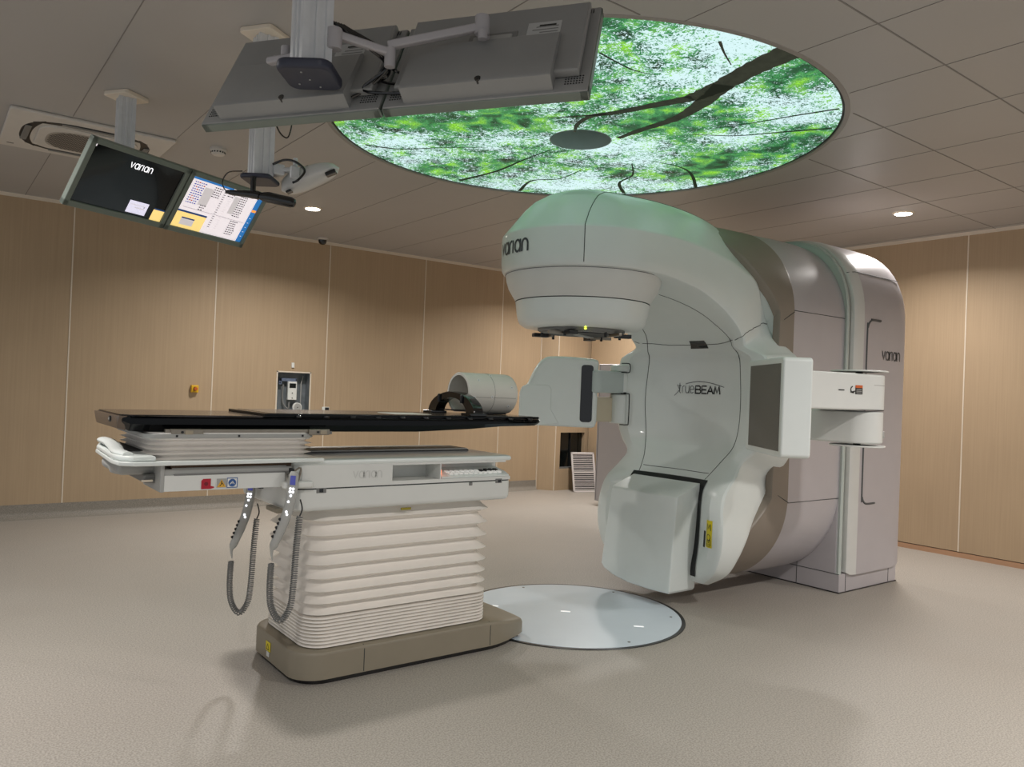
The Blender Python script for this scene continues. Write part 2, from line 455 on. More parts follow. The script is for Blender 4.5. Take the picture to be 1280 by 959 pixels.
# printed trunk and branches: flat on the panel
BARK = mat('printed_bark', (52, 56, 46), .8, emit=.35, var=.5, vscale=14)
BARK2 = mat('printed_bark_dark', (30, 46, 30), .8, emit=.45, var=.4, vscale=18)
def branch(mb, pts, w0, w1, m_, z):
    P = catmull([(x, y, 0) for x, y in pts], 8); N = len(P); V = []; F = []
    for i, p in enumerate(P):
        t = (P[min(i+1, N-1)]-P[max(i-1, 0)]).normalized(); nn = Vector((-t.y, t.x, 0))
        w = (w0+(w1-w0)*i/(N-1))*(1+.22*(random.random()-.5))/2
        V += [(p.x+nn.x*w, p.y+nn.y*w, z), (p.x-nn.x*w, p.y-nn.y*w, z)]
    for i in range(N-1): F.append([2*i, 2*i+1, 2*i+3, 2*i+2])
    mb.add(V, F, m_)
BR = [
 ([(-.10, -1.48), (-.06, -1.21), (0, -.97), (.02, -.76)], .17, .10, 0),
 ([(.02, -.78), (-.06, -.54), (-.12, -.35), (-.18, -.22), (-.15, -.07), (-.07, .05)], .085, .015, 0),
 ([(0, -1.0), (.12, -.75), (.19, -.52), (.19, -.24), (.20, -.05)], .11, .035, 0),
 ([(-.14, -.30), (-.24, -.16), (-.34, -.02)], .03, .01, 0),
 ([(.04, 1.48), (.09, 1.08), (.06, .71), (.05, .40)], .035, .010, 1),
 ([(.55, 1.40), (.43, 1.09), (.54, .90), (.50, .6)], .030, .008, 1),
 ([(-.89, 1.19), (-.68, 1.11), (-.46, .85), (-.27, .67)], .024, .006, 1),
 ([(.95, -1.02), (.81, -.80), (.67, -.57), (.45, -.39)], .024, .008, 1),
 ([(1.17, .86), (.93, .67), (.85, .46), (.64, .26)], .03, .008, 1),
 ([(1.44, .37), (1.14, .16), (.94, .09), (.7, .12)], .028, .008, 1),
 ([(.7, -1.21), (.62, -.98), (.54, -.72), (.43, -.47)], .022, .006, 1),
 ([(-.72, -.85), (-.48, -.82), (-.34, -.85)], .014, .005, 1),
 ([(-.41, -1.29), (-.3, -1.23), (-.17, -1.17)], .015, .006, 0),
]
m = MB()
for pts, a, b, k in BR: branch(m, pts, a, b, (BARK, BARK2)[k], ZP-.0015)
m.build('printed_branches', pan, merge=False)

# ------------------------------------------------------------------ downlights
DL = mat('downlight_glow', (255, 246, 232), .5, emit=14)
def downlight(loc, label):
    t = thing('downlight', label, 'ceiling light', loc, group='round recessed downlights')
    m = MB(); m.lathe([(.066, -.012), (.080, -.006), (.083, 0), (.06, 0)], CREAM); m.build('trim_ring', t, world=False)
    m = MB(); m.lathe([(.064, -.0125), (.060, -.0135)], DL); m.build('diffuser', t, world=False)
    return t
dl0 = downlight((-.41, 3.19, ZC), 'round lit downlight in the ceiling beside the white camera pod, near the left wall')
DLS = [((3.15, -.344), 'round lit downlight in the ceiling above the right end of the machine'),
       ((3.2, 3.2), 'round lit downlight hidden behind the machine'), ((-3.6, .4), 'round downlight added as fill left of the monitors, outside the frame'),
       ((.4, -3.4), 'round downlight added as fill right of the couch, outside the frame'), ((-3.6, -3.3), 'round downlight added as fill above the camera, outside the frame'),
       ((3.2, -3.4), 'round downlight added as fill in the unseen near right corner')]  # last four are unseen, added to light the camera side
for (x, y), lb in DLS: dup(dl0, (x, y, ZC), lb)
def lamp(x, y, p, col=(1, .96, .92), size=.20, spread=150):
    l = bpy.data.lights.new('downlight_lamp', 'AREA'); l.shape = 'DISK'; l.size = size; l.energy = p; l.color = col; l.spread = math.radians(spread)
    o = bpy.data.objects.new('downlight_lamp', l); COL.objects.link(o); o.location = (x, y, ZC-.03)
for (x, y), p in (((-.41, 3.19), 34), ((3.15, -.344), 24), ((3.2, 3.2), 40), ((-3.6, .4), 36), ((.4, -3.4), 44), ((-3.6, -3.3), 44), ((3.2, -3.4), 34)):  # last four lamps belong to the added off-frame fill downlights
    lamp(x, y, p)

# ------------------------------------------------------------------ floor turntable
tt = thing('floor_turntable_cover', 'round glossy pale blue-white floor disc set flush under the machine head', 'floor disc', (0, 0, 0))
PALE = mat('pale_blue_disc', (214, 226, 236), .30, coat=.1, var=.01)
m = MB(); m.lathe([(.655, 0.001), (.655, .005), (.650, .006)], PALE, n=96)
m.build('disc', tt)
m = MB()
RR = [[(r*math.cos(2*PI*k/96), r*math.sin(2*PI*k/96), z) for k in range(96)] for r, z in ((.657, .001), (.657, .004), (.676, .0045), (.678, .001))]
m.rings(RR, mat('dark_ring_metal', (58, 60, 60), .3, metal=.6), cap=(False, False)); m.build('edge_ring', tt)
for k in range(6):
    a = math.radians(20+60*k); m = MB(); m.cyl((.60*math.cos(a), .60*math.sin(a)), .008, .005, .008, GREY, n=12); m.build('screw', tt)
GLINT = mat('painted_glint', (250, 250, 250), .3, emit=.4)  # reflected downlight glints on the disc, painted as faintly glowing white slips
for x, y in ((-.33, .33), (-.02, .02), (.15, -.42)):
    m = MB(); m.box(-.028, .028, -.009, .009, .0062, .007, GLINT, M=Matrix.Translation((x, y, 0)) @ Matrix.Rotation(-.75, 4, 'Z')); m.build('painted_glint', tt)

# ================================================================== linear accelerator
ZI = 1.295
lin_ac = thing('linear_accelerator', 'large white and taupe medical linear accelerator with a curved gantry arm over the floor disc', 'radiotherapy machine', (1.5, 0, 0))
def cr(keys, n):
    """Catmull-Rom through equal-length tuples"""
    out = []
    for i in range(len(keys)-1):
        p0 = keys[max(i-1, 0)]; p1 = keys[i]; p2 = keys[i+1]; p3 = keys[min(i+2, len(keys)-1)]
        for k in range(n):
            t = k/n
            out.append(tuple(.5*((2*b)+(c-a)*t+(2*a-5*b+4*c-d)*t*t+(3*b-a-3*c+d)*t**3) for a, b, c, d in zip(p0, p1, p2, p3)))
    out.append(tuple(keys[-1])); return out

# --- gantry front cover: rounded nose + C shaped sweep
LV = [  # (t, arm width, boxy width, concavity weight)
 (0, 0, 0, 1), (0, .12, .12, .93), (0, .24, .24, .72), (0, .34, .34, .38), (0, .41, .41, .0), (0, .462, .462, 0), (.012, .482, .484, 0), (.04, .491, .495, 0),
 (.12, .496, .497, 0), (.26, .497, .497, 0), (.405, .497, .497, 0), (.428, .494, .497, 0), (.450, .485, .497, 0), (.60, .424, .497, 0), (.72, .375, .496, 0), (.82, .322, .494, 0), (.89, .26, .485, 0), (.945, .19, .46, 0), (.98, .10, .30, 0), (1.0, 0, 0, 0)]
ST = [  # xi, zi, xo, zo, width, boxy, concave
 (0.0, 2.012, 0.0, 2.532, .495, 0, 0),
 (.16, 2.008, .20, 2.542, .495, 0, 0),
 (.34, 1.988, .45, 2.548, .490, 0, 0),
 (.54, 1.945, .72, 2.535, .488, 0, .0),
 (.72, 1.865, 1.00, 2.510, .490, -.16, .03),
 (.85, 1.775, 1.28, 2.43, .495, -.28, .08),
 (.93, 1.705, 1.33, 2.12, .485, .35, .12),
 (.955, 1.655, 1.31, 1.84, .480, .8, .13),
 (.958, 1.615, 1.345, 1.66, .575, 1, .13),
 (.96, 1.575, 1.35, 1.60, .632, 1, .13),
 (.96, 1.45, 1.35, 1.47, .645, 1, .13),
 (.96, 1.28, 1.35, 1.28, .645, 1, .13),
 (.96, 1.12, 1.35, 1.06, .635, 1, .13),
 (.955, 1.01, 1.34, .92, .585, 1, .11),
 (.93, .925, 1.30, .80, .500, 1, .06),
 (.86, .84, 1.24, .70, .508, 1, .05),
 (.76, .755, 1.14, .60, .520, 1, .09),
 (.715, .66, 1.07, .52, .530, 1, .13),
 (.705, .52, 1.0, .44, .545, 1, .13),
 (.71, .38, .93, .33, .532, 1, .11),
 (.725, .25, .89, .22, .475, 1, .06),
 (.775, .16, .84, .145, .36, 1, 0),
]
secs = cr(ST, 5)
def sec_ring(s):
    xi, zi, xo, zo, w, bx, cv = s
    half = []
    for t, wa, wb, cw in LV:
        wl = (wa*(1-max(bx, 0))+wb*max(bx, 0))*w/.495
        if bx < 0 and t > .44: wl *= 1+bx*(t-.44)/.4
        half.append((xi+(xo-xi)*t+cv*cw, wl, zi+(zo-zi)*t))
    L = [(x, -y, z) for x, y, z in half]
    R = [(x, y, z) for x, y, z in half[1:-1]][::-1]
    return L+R
m = MB()
m.rings([sec_ring(s) for s in secs], WHITE, cap=(False, True))
# nose, revolved about the beam axis
xi, zi, xo, zo, w, bx, cv = ST[0]; nose = []
NA = 36
for j in range(NA+1):
    a = PI*1.5-PI*j/NA   # from -y round -x to +y
    nose.append([(math.cos(a)*wa*w/.495, math.sin(a)*wa*w/.495, zi+(zo-zi)*t) for t, wa, wb, cw in LV])
V = [p for r in nose for p in r]; K = len(LV); F = []
for j in range(NA):
    for k in range(K-1): F.append([j*K+k, j*K+k+1, (j+1)*K+k+1, (j+1)*K+k])
m.add(V, F, WHITE)
shell_faces = [list(f) for f in m.f]
bvh = BVHTree.FromPolygons([tuple(v) for v in m.v], shell_faces)
cover = m.build('gantry_arm_cover', lin_ac, angle=28)
def snap(pts, off=.0015, n=10, smooth=True):
    P = catmull(pts, n) if smooth else [Vector(a).lerp(Vector(b), k/n) for a, b in zip(pts[:-1], pts[1:]) for k in range(n)]+[Vector(pts[-1])]
    out = []
    for p in P:
        loc, nor, idx, d = bvh.find_nearest(p)
        out.append(loc+(p-loc).normalized()*off*.0 if d < 1e-6 else loc)
    return out
m = MB()
def seam(pts, r=.0024, **k):
    m = MB(); m.tube(snap(pts, **k), r, SEAM, n=6); m.build('cover_seam', lin_ac)
A_ = math.radians(228)
seam([(.495*math.cos(A_), .495*math.sin(A_), 2.03), (.495*math.cos(A_), .495*math.sin(A_), 2.13), (.49*math.cos(A_), .49*math.sin(A_), 2.235)], smooth=False)
seam([(-.328, -.364, 2.235), (-.29, -.35, 2.33), (-.22, -.32, 2.42), (-.12, -.27, 2.48), (.02, -.22, 2.51), (.3, -.205, 2.53), (.62, -.20, 2.52), (.9, -.2, 2.50), (1.15, -.2, 2.46)])
seam([(-.328, .364, 2.235), (-.29, .35, 2.33), (-.22, .32, 2.42), (-.12, .27, 2.48), (.02, .22, 2.51), (.3, .205, 2.53), (.62, .20, 2.52), (1.15, .2, 2.46)])
# big arch seam on the inner face
for sgn in (-1, 1):
    seam([(.50, sgn*.16, 1.97), (.72, sgn*.27, 1.88), (.93, sgn*.34, 1.72), (1.0, sgn*.39, 1.5), (1.0, sgn*.405, 1.27), (.99, sgn*.375, 1.03), (.95, sgn*.33, .90), (.89, sgn*.30, .83), (.85, sgn*.285, .80)])
seam([(.93, -.46, 1.715), (1.05, -.25, 1.70), (1.1, 0, 1.70), (1.05, .25, 1.70), (.93, .46, 1.715)])
seam([(.93, -.46, 1.715), (.95, -.52, 1.735), (1.05, -.52, 1.775), (1.30, -.50, 1.87)])
seam([(.90, -.285, .83), (.92, 0, .83), (.90, .285, .83)])
m = MB()
m.lathe([(.468, 2.02), (.466, 2.0), (.462, 1.975), (.447, 1.93), (.405, 1.862), (.402, 1.858)], SILV if False else WHITE2, n=96)
m.build('collimator_housing', lin_ac)
m = MB(); m.lathe([(.462, 2.014), (.470, 2.010), (.462, 2.006)], SEAM, n=96); m.build('housing_seam', lin_ac)
m = MB(); m.lathe([(.399, 1.861), (.404, 1.858), (.399, 1.855)], SEAM, n=96); m.build('housing_seam', lin_ac)
m = MB()
m.lathe([(.395, 1.857), (.402, 1.853), (.400, 1.84), (.392, 1.78), (.384, 1.745), (.372, 1.722), (.345, 1.705), (.29, 1.698), (.265, 1.700)], WHITE, n=96)
m.build('collimator_lower_ring', lin_ac)
m = MB()
m.lathe([(.262, 1.702), (.262, 1.688), (.245, 1.684), (.24, 1.676)], GREY, n=64)
m.lathe([(.19, 1.677), (.19, 1.672)], DARK, n=64)
mt = m.build('accessory_mount', lin_ac)
m = MB()
for a in (-20, 70, 160, 250):
    M = Matrix.Rotation(math.radians(a), 4, 'Z'); m.box(.16, .255, -.17, -.12, 1.655, 1.678, DARK, .004, M=M); m.box(.12, .26, .13, .15, 1.66, 1.678, STEEL, .003, M=M)
m.box(-.21, .21, -.02, .03, 1.666, 1.677, LGREY, .003, M=Matrix.Rotation(.5, 4, 'Z'))
for a in (15, 95, 140, 205, 265, 325):
    m.cyl((.235*math.cos(math.radians(a)), .235*math.sin(math.radians(a))), .008, 1.650, 1.68, DARK, n=10)
m.build('latch_rail', mt)
LED = mat('yellow_green_led', (220, 240, 60), .4, emit=4)
m = MB()
for z in (1.700, 1.688): m.box(-.004, .004, -.004, .004, z-.0035, z+.0035, LED, M=Matrix.Translation((-.17, -.225, 0)))
m.build('status_light', mt)
# --- inner face details
def face_at(y, z, off=.003):
    hit = bvh.ray_cast(Vector((-.2, y, z)), Vector((1, 0, 0)))[0]
    return Vector((hit.x-off if hit else 1.08, y, z))
m = MB()
def patch(mb, y0, y1, z0, z1, mt_, off=.003, nn=8, skew=0):
    V = []; F = []
    for j in range(nn+1):
        for i in range(nn+1):
            z = z0+(z1-z0)*j/nn; y = y0+(y1-y0)*i/nn + skew*(1-j/nn)*(1 if i == nn else (-1 if i == 0 else 0))
            V.append(face_at(y, z, off))
    for j in range(nn):
        for i in range(nn): F.append([j*(nn+1)+i, j*(nn+1)+i+1, (j+1)*(nn+1)+i+1, (j+1)*(nn+1)+i])
    mb.add(V, F, mt_)
patch(m, -.085, .045, 1.658, 1.708, BLACK, nn=4, skew=.012)
m.build('sensor_window', lin_ac)
m = MB()
ls, W_ = word('true', .05, .2)
ls2, W2 = word('BEAM', .05, .16, 1.12)
m.strokes(fit(ls, W_, .125), .0045, lambda u, v: face_at(.150-u, 1.352+v), LOGO)
m.strokes(fit(ls2, W2, .22), .010, lambda u, v: face_at(.012-u, 1.352+v), mat('logo_dark', (34, 36, 38), .4))
sw = [(.155-.40*k/20, .045*math.sin(PI*(k/20)**.8)*.9+.035+.01*k/20) for k in range(21)]
m.strokes([[(a, b) for a, b in sw[3:]]], .004, lambda u, v: face_at(u, 1.352+v), LOGO)
m.strokes([[(-.02, -.02), (.02, .02), (.0, .055)]], .004, lambda u, v: face_at(.165-u, 1.352+v), LOGO)
m.build('model_lettering', lin_ac)
m = MB()
ls, W_ = word('varian', .066, .2)
def nosefn(u, v):
    a = u/.497; return Vector((-.4995*math.cos(a), -.4995*math.sin(a), 2.108+v))
m.strokes(fit(ls, W_, .30, -.222), .0125, nosefn, LOGO)
m.build('maker_lettering', lin_ac)
# dark slot behind the lower imager
m = MB(); patch(m, -.322, .322, .20, .80, DARK, off=.006, nn=24)
m.build('imager_bay', lin_ac)
# --- megavoltage imager, parked low in front
m = MB()
m.prism([(-.288, .70), (-.274, .115), (-.262, .100), (-.10, .094), (.08, .098), (.22, .118), (.31, .148), (.338, .175), (.336, .22), (.286, .70)][::-1], .588, .81, WHITE, axis='x', r=.014, seg=3)
for v in m.v:
    if v.x < .65: v.x -= .026*(1-(v.z-.1)/.6)
    if v.z > .6: v.z += .075*(v.x-.59)/.2
m.build('beam_imager', lin_ac, angle=24)
# yellow warning sticker and slot on the right lobe
YEL = mat('warning_yellow', (232, 212, 30), .5, var=.05); INK = mat('print_black', (24, 24, 22), .6)
m = MB(); patch(m, -.474, -.412, .408, .575, YEL, off=.003, nn=4)
for z, k in ((.535, 0), (.49, 1), (.445, 2)):
    if k == 1: m.strokes([[(-.444+.018*math.cos(t), .472+.018*math.sin(t)) for t in [2*PI*i/12 for i in range(13)]]], .004, lambda u, v: face_at(u, v, .004), INK)
    else: m.strokes([[(-.425, z-.02), (-.43, z+.02), (-.445, z-.01), (-.46, z+.02), (-.464, z-.02)]], .004, lambda u, v: face_at(u, v, .004), INK)
for i in range(3): m.strokes([[(-.421, .43-i*.007), (-.466, .43-i*.007)]], .002, lambda u, v: face_at(u, v, .004), INK)
m.build('warning_sticker', lin_ac, label='yellow warning sticker with black symbols')
m = MB(); patch(m, -.398, -.375, .40, .50, DARK, off=.003, nn=4); m.build('latch_slot', lin_ac)
# --- taupe band and silver drum
def stadium(a, hz, b, flat=.60, n=28, bot=1.0, e=2.0):
    out = []
    for k in range(n+1):
        t = PI*k/n
        c, s_ = math.cos(t), math.sin(t)
        out.append((a*math.copysign(abs(c)**(2/e), c), ZI+flat+b*abs(s_)**(2/e)))
    for k in range(n+1):
        t = PI+PI*k/n
        c, s_ = math.cos(t), math.sin(t)
        out.append((a*math.copysign(abs(c)**(2/e), c), ZI-flat-b*abs(s_)**(2/e)*bot))
    return out
def srings(L, m_, cap=(True, True)):
    m.rings([[(x, y, z) for y, z in stadium(a, 0, b, fl)] for x, a, b, fl in L], m_, cap=cap)
XF = [(-.1, .90), (.10, .86), (.30, .86), (.40, .90), (.53, 1.04), (.70, 1.19), (.80, 1.25), (.95, 1.29), (1.65, 1.29), (1.83, 1.25), (2.0, 1.14), (2.13, 1.01), (2.32, .86), (2.5, .80), (2.7, .80)]
def xfront(z_):
    for (z0, x0), (z1, x1) in zip(XF[:-1], XF[1:]):
        if z0 <= z_ <= z1: return x0+(x1-x0)*(z_-z0)/(z1-z0)
    return .9
m = MB(); R = []
for s_, k_ in ((0, .90), (.01, .965), (.05, .985), (.3, .992), (.6, 1.0), (.97, 1.006), (1.0, 1.0)):
    R.append([(xfront(z)+(1.355-xfront(z))*s_, y*k_*1.012, ZI+(z-ZI)*(k_*.5+.5)) for y, z in stadium(.55, 0, .595, .60, n=48)])
m.rings(R, TAUPE, cap=(False, False))
m.build('gantry_band', lin_ac)
m = MB(); R = []
for k_, dx in ((.975, .012), (.90, .010), (.75, .02), (.55, .05)):
    R.append([(xfront(z)+dx+(.10 if z < .74 else 0), y*k_*1.0, ZI+(z-ZI)*(k_*.5+.5)) for y, z in stadium(.55, 0, .595, .60, n=48)])
m.rings(R, WHITE, cap=(False, False)); m.build('cover_return', lin_ac)
for z in (1.905, .665):
    m = MB(); m.tube([(1.25, -.552, z-.06 if z > 1 else z+.05), (1.30, -.558, z-.03 if z > 1 else z+.025), (1.352, -.5615, z)], .0022, SEAM, n=6); m.build('band_seam', lin_ac)
m = MB(); srings([(1.345, .552, .594, .60), (1.60, .555, .605, .60), (1.90, .553, .605, .60), (1.965, .548, .60, .60), (2.06, .54, .59, .60)], SILV)
m.build('drum_cover', lin_ac)
for z in (1.915, .66):
    m = MB(); m.tube([(1.352, -.5535, z), (1.97, -.5535, z)], .0022, SEAM, n=6); m.build('drum_seam', lin_ac)
# --- stand
def arch(a, zt, zs, zb, n=26, e=2.35):
    out = [(a, zb)]
    for k in range(n+1):
        t = PI*k/n; c, s_ = math.cos(t), math.sin(t)
        out.append((a*math.copysign(abs(c)**(2/e), c), zs+(zt-zs)*abs(s_)**(2/e)))
    out.append((-a, zb)); return out
m = MB()
def arings(L, m_):
    m.rings([[(x, y, z) for y, z in arch(a, zt, zs, zb)] for x, a, zt, zs, zb in L], m_)
EDGE = mat('rim_light_grey', (214, 214, 210), .36, coat=.15)
arings([(2.035, .535, 2.475, 1.90, .20), (2.03, .565, 2.505, 1.91, .165), (2.04, .585, 2.525, 1.915, .14), (2.07, .598, 2.539, 1.92, .125), (2.142, .603, 2.544, 1.925, .12)], EDGE)
m.build('stand_edge_strip', lin_ac); m = MB()
arings([(2.135, .595, 2.535, 1.925, .13), (2.138, .600, 2.541, 1.925, .122), (2.15, .6025, 2.5435, 1.925, .12), (2.62, .602, 2.543, 1.925, .12), (2.72, .598, 2.538, 1.92, .125), (2.77, .58, 2.52, 1.91, .14), (2.79, .54, 2.48, 1.90, .16)], SILV)
m.build('stand_cover', lin_ac)
m = MB()
arings([(1.985, .545, 2.497, 1.90, .14), (1.975, .565, 2.515, 1.91, .13), (1.985, .572, 2.522, 1.91, .125), (2.0, .572, 2.522, 1.91, .125), (2.005, .56, 2.51, 1.90, .13)], mat('rim_pale_green_white', (188, 196, 190), .35, coat=.2))
m.build('stand_rim', lin_ac)
m = MB(); m.prism([(y, z) for y, z in arch(.548, 2.50, 1.90, .10)], 2.0, 2.04, mat('groove_grey', (96, 104, 98), .5), axis='x'); m.build('rim_groove', lin_ac)
m = MB(); m.box(1.972, 2.70, -.545, .545, 0, .62, SILV, .004); m.prism([(-.578, 0), (.578, 0), (.578, .13), (-.578, .13)], 1.968, 2.755, SILV, axis='x', r=.004)
m.build('stand_plinth', lin_ac)
m = MB(); m.tube([(1.967, -.578, .132), (1.967, .3, .132)], .002, SEAM, n=5); m.tube([(1.9665, -.25, 0.01), (1.9665, -.25, .30)], .002, SEAM, n=5)
for x in (2.05, 2.64): m.tube([(x, -.579, .01), (x, -.579, .13)], .002, SEAM, n=5)
m.tube([(1.966, -.58, .004), (2.757, -.58, .004)], .004, DARK, n=5); m.tube([(1.966, -.58, .004), (1.966, .3, .004)], .004, DARK, n=5)
m.build('plinth_seam', lin_ac)
m = MB(); m.tube([(2.0+.02*k, -.602 if k > 3 else -.575-.009*k, 2.255-.0*k) for k in range(0, 38)], .0022, SEAM, n=5)
m.tube([(2.14, -.5, 2.255), (2.74, -.5, 2.255)], .001, SEAM, n=4)
sb = None
# arch-following seam at the shoulder
def arch_y(z, a=.602, zt=2.543, zs=1.925, e=2.35):
    return a*(max(0, 1-((z-zs)/(zt-zs))**e))**(1/e)
ys = arch_y(2.26)
m = MB(); m.tube([(2.035, -ys+.02, 2.25), (2.10, -ys-.0005, 2.26), (2.13, -ys-.001, 2.262), (2.72, -ys-.001, 2.262)], .0025, SEAM, n=5)
m.build('stand_seam', lin_ac)
GRV = mat('grip_groove', (84, 86, 86), .5)
m = MB()
m.tube([(2.36, -.603, 1.925), (2.26, -.603, 1.925), (2.215, -.603, 1.91), (2.190, -.603, 1.87), (2.182, -.603, 1.80), (2.182, -.603, .73), (2.19, -.603, .66), (2.215, -.603, .625), (2.26, -.603, .612), (2.36, -.603, .612)], .007, GRV, smooth=5, n=8)
m.box(2.23, 2.36, -.612, -.600, 1.921, 1.935, GRV, .003)
m.build('grip_groove', lin_ac)
m = MB(); ls, W_ = word('varian', .060, .2)
m.strokes(fit(ls, W_, .255), .011, lambda u, v: Vector((2.40+u, -.6045, 1.652+v)), LOGO); m.build('maker_lettering', lin_ac)

# --- kV detector and its folded arm (camera side)
ax = Vector((-.603, -.798, 0)); nf = Vector((-.798, .603, 0)); upz = Vector((0, 0, 1))
P1 = Vector((.24, -1.22, 0)); P0 = Vector((.55, -.81, 0)); mid = (P0+P1)/2
# local frame: X along ax, Y = outward back (away from the face), Z up
Mk = Matrix((( ax.x, -nf.x, 0, mid.x), (ax.y, -nf.y, 0, mid.y), (0, 0, 1, 1.287), (0, 0, 0, 1)))
m = MB()
pl = [(-.285, -.215), (-.25, -.25), (.285, -.27), (.285, .27), (-.235, .25), (-.275, .225), (-.285, .19)]
m.prism(rrect(-.285, .292, -.247, .254, .022, 4), 0, .150, WHITE, axis='y', r=.012, seg=3, M=Mk)
det = m.build('detector_housing', lin_ac)
m = MB(); m.box(-.222, .262, -.003, .004, -.216, .222, mat('detector_screen', (112, 108, 101), .6, var=.02), .001, M=Mk); m.build('detector_screen', det, label='flat grey-brown detector panel')
El = (1.14, -1.13); Bx = (.50, -1.04); Sh = (1.04, -.66)
m = MB(); m.prism(hull2(Bx, .09, El, .135), 1.287, 1.49, WHITE2, r=.012); far = m.build('detector_forearm', lin_ac)
m = MB()
m.prism(hull2((.62, -1.04), .094, El, .1365), 1.428, 1.431, LGREY)
m.prism(hull2((.62, -1.04), .094, El, .1365), 1.287, 1.291, DARK)
m.build('forearm_seam', far)
m = MB(); m.prism(hull2(Sh, .09, El, .133), 1.10, 1.283, WHITE2, r=.012); m.build('detector_upper_arm', lin_ac)
m = MB(); m.cyl(Sh, .10, 1.08, 1.52, WHITE, bev=.015); m.build('detector_shoulder', lin_ac)
m = MB(); m.cyl(El, .155, 1.505, 1.513, WHITE2, bev=.003, n=40); m.cyl(El, .02, 1.488, 1.507, DARK, n=12); m.build('elbow_cap', lin_ac)
m = MB(); m.cyl(El, .150, 1.080, 1.088, WHITE2, bev=.003, n=40); m.cyl(El, .02, 1.085, 1.103, DARK, n=12); m.build('elbow_cap', lin_ac)
m = MB(); m.cyl((El[0]+.10, El[1]-.085), .022, 1.13, 1.17, LGREY, bev=.006, n=16); m.build('elbow_knob', lin_ac)
# small marks on the forearm side facing the photographer
ed = (Vector((El[0], El[1], 0))-Vector((Bx[0], Bx[1], 0))); L_ = ed.length; ed.normalize(); nd = Vector((ed.y, -ed.x, 0))
if nd.y > 0: nd = -nd
sl = math.asin((.135-.09)/L_)
def fore(u, v):
    b = Vector((Bx[0], Bx[1], 0)); r = .09+(.135-.09)*(u/L_)
    return b+ed*u+nd*(r+.0022)+Vector((0, 0, v))
m = MB()
def fr(u0, u1, v0, v1, mt_, off=0): m.add([fore(u0, v0)+nd*off, fore(u1, v0)+nd*off, fore(u1, v1)+nd*off, fore(u0, v1)+nd*off], [[0, 1, 2, 3]], mt_)
fr(.455, .51, 1.375, 1.41, mat('label_dark', (40, 38, 36), .5)); fr(.455, .51, 1.41, 1.425, mat('label_orange', (206, 96, 40), .5))
for i in range(3): fr(.462, .503, 1.381+.009*i, 1.385+.009*i, LGREY, .0008)
m.strokes([[(.438+.018*math.cos(t), 1.40+.018*math.sin(t)) for t in [2*PI*i/10 for i in range(3, 9)]], [(.420, 1.385), (.455, 1.392)]], .006, lambda u, v: fore(u, v), INK)
m.build('arm_label', far, label='small black and orange label')
m = MB(); m.strokes([[(.33, 1.395), (.37, 1.395)]], .006, lambda u, v: fore(u, v), INK); m.build('arm_slot', far)
# --- kV source on the far side
rr = Vector((.797, -.604, 0)); ff = Vector((.604, .797, 0)); oc = Vector((.49, .746, 0))
Ms = Matrix(((rr.x, ff.x, 0, oc.x), (rr.y, ff.y, 0, oc.y), (0, 0, 1, 0), (0, 0, 0, 1)))
P = catmull([(-.282, 1.20, 0), (-.283, 1.31, 0), (-.268, 1.352, 0), (-.232, 1.376, 0), (-.212, 1.42, 0), (-.188, 1.475, 0), (-.155, 1.53, 0), (-.12, 1.562, 0), (-.07, 1.578, 0), (.08, 1.58, 0), (.24, 1.57, 0)], 4)
poly = [(p.x, p.y) for p in P]+[(.268, 1.562), (.276, 1.54), (.272, 1.12), (.262, 1.085), (.24, 1.075), (-.16, 1.078), (-.235, 1.092), (-.27, 1.12)]
m = MB(); m.prism(poly, 0, .26, WHITE, axis='y', r=.022, seg=4, M=Ms); src = m.build('x_ray_source_housing', lin_ac)
low = [(-.286, 1.14), (-.286, 1.31), (-.27, 1.35), (-.235, 1.37), (-.10, 1.372), (-.075, 1.366), (-.06, 1.34), (-.06, 1.2), (.0, 1.10), (-.16, 1.078), (-.25, 1.09)]
m = MB(); m.prism(low, -.006, .2, WHITE, axis='y', r=.006, seg=2, M=Ms); m.build('source_lower_shell', src)
m = MB(); m.prism(rrect(.150, .236, 1.115, 1.525, .022), -.004, .02, BLACK, axis='y', r=.002, M=Ms); m.build('source_window', src, label='tall glossy black window strip')
m = MB(); m.prism(hull2((.72, .60), .05, (1.0, .63), .075), 1.33, 1.49, mat('bracket_grey_green', (190, 200, 198), .4), r=.012); m.build('source_arm', lin_ac)
m = MB(); m.prism(hull2((.74, .66), .04, (.97, .68), .05), 1.12, 1.30, mat('bracket_cream', (208, 196, 172), .45), r=.01); m.build('source_arm', lin_ac)
m = MB()
m.cyl((.985, .62), .086, 1.11, 1.325, WHITE, bev=.01, n=40); m.cyl((.985, .62), .082, 1.34, 1.485, WHITE, bev=.004, n=40); m.cyl((.985, .62), .090, 1.49, 1.54, WHITE, bev=.012, n=40)
m.cyl((.985, .62), .078, 1.30, 1.50, DARK, n=30)
m.build('source_shoulder', lin_ac)
def pocket(zz0, zz1):
    m = MB(); m.tube([(.90, .545, zz1), (.945, .515, zz1), (.950, .505, zz1-.02), (.950, .505, zz0+.02), (.945, .515, zz0), (.90, .545, zz0)], .004, DARK, smooth=3, n=6); m.build('pocket_seam', lin_ac)
pocket(1.105, 1.330); pocket(1.485, 1.55)
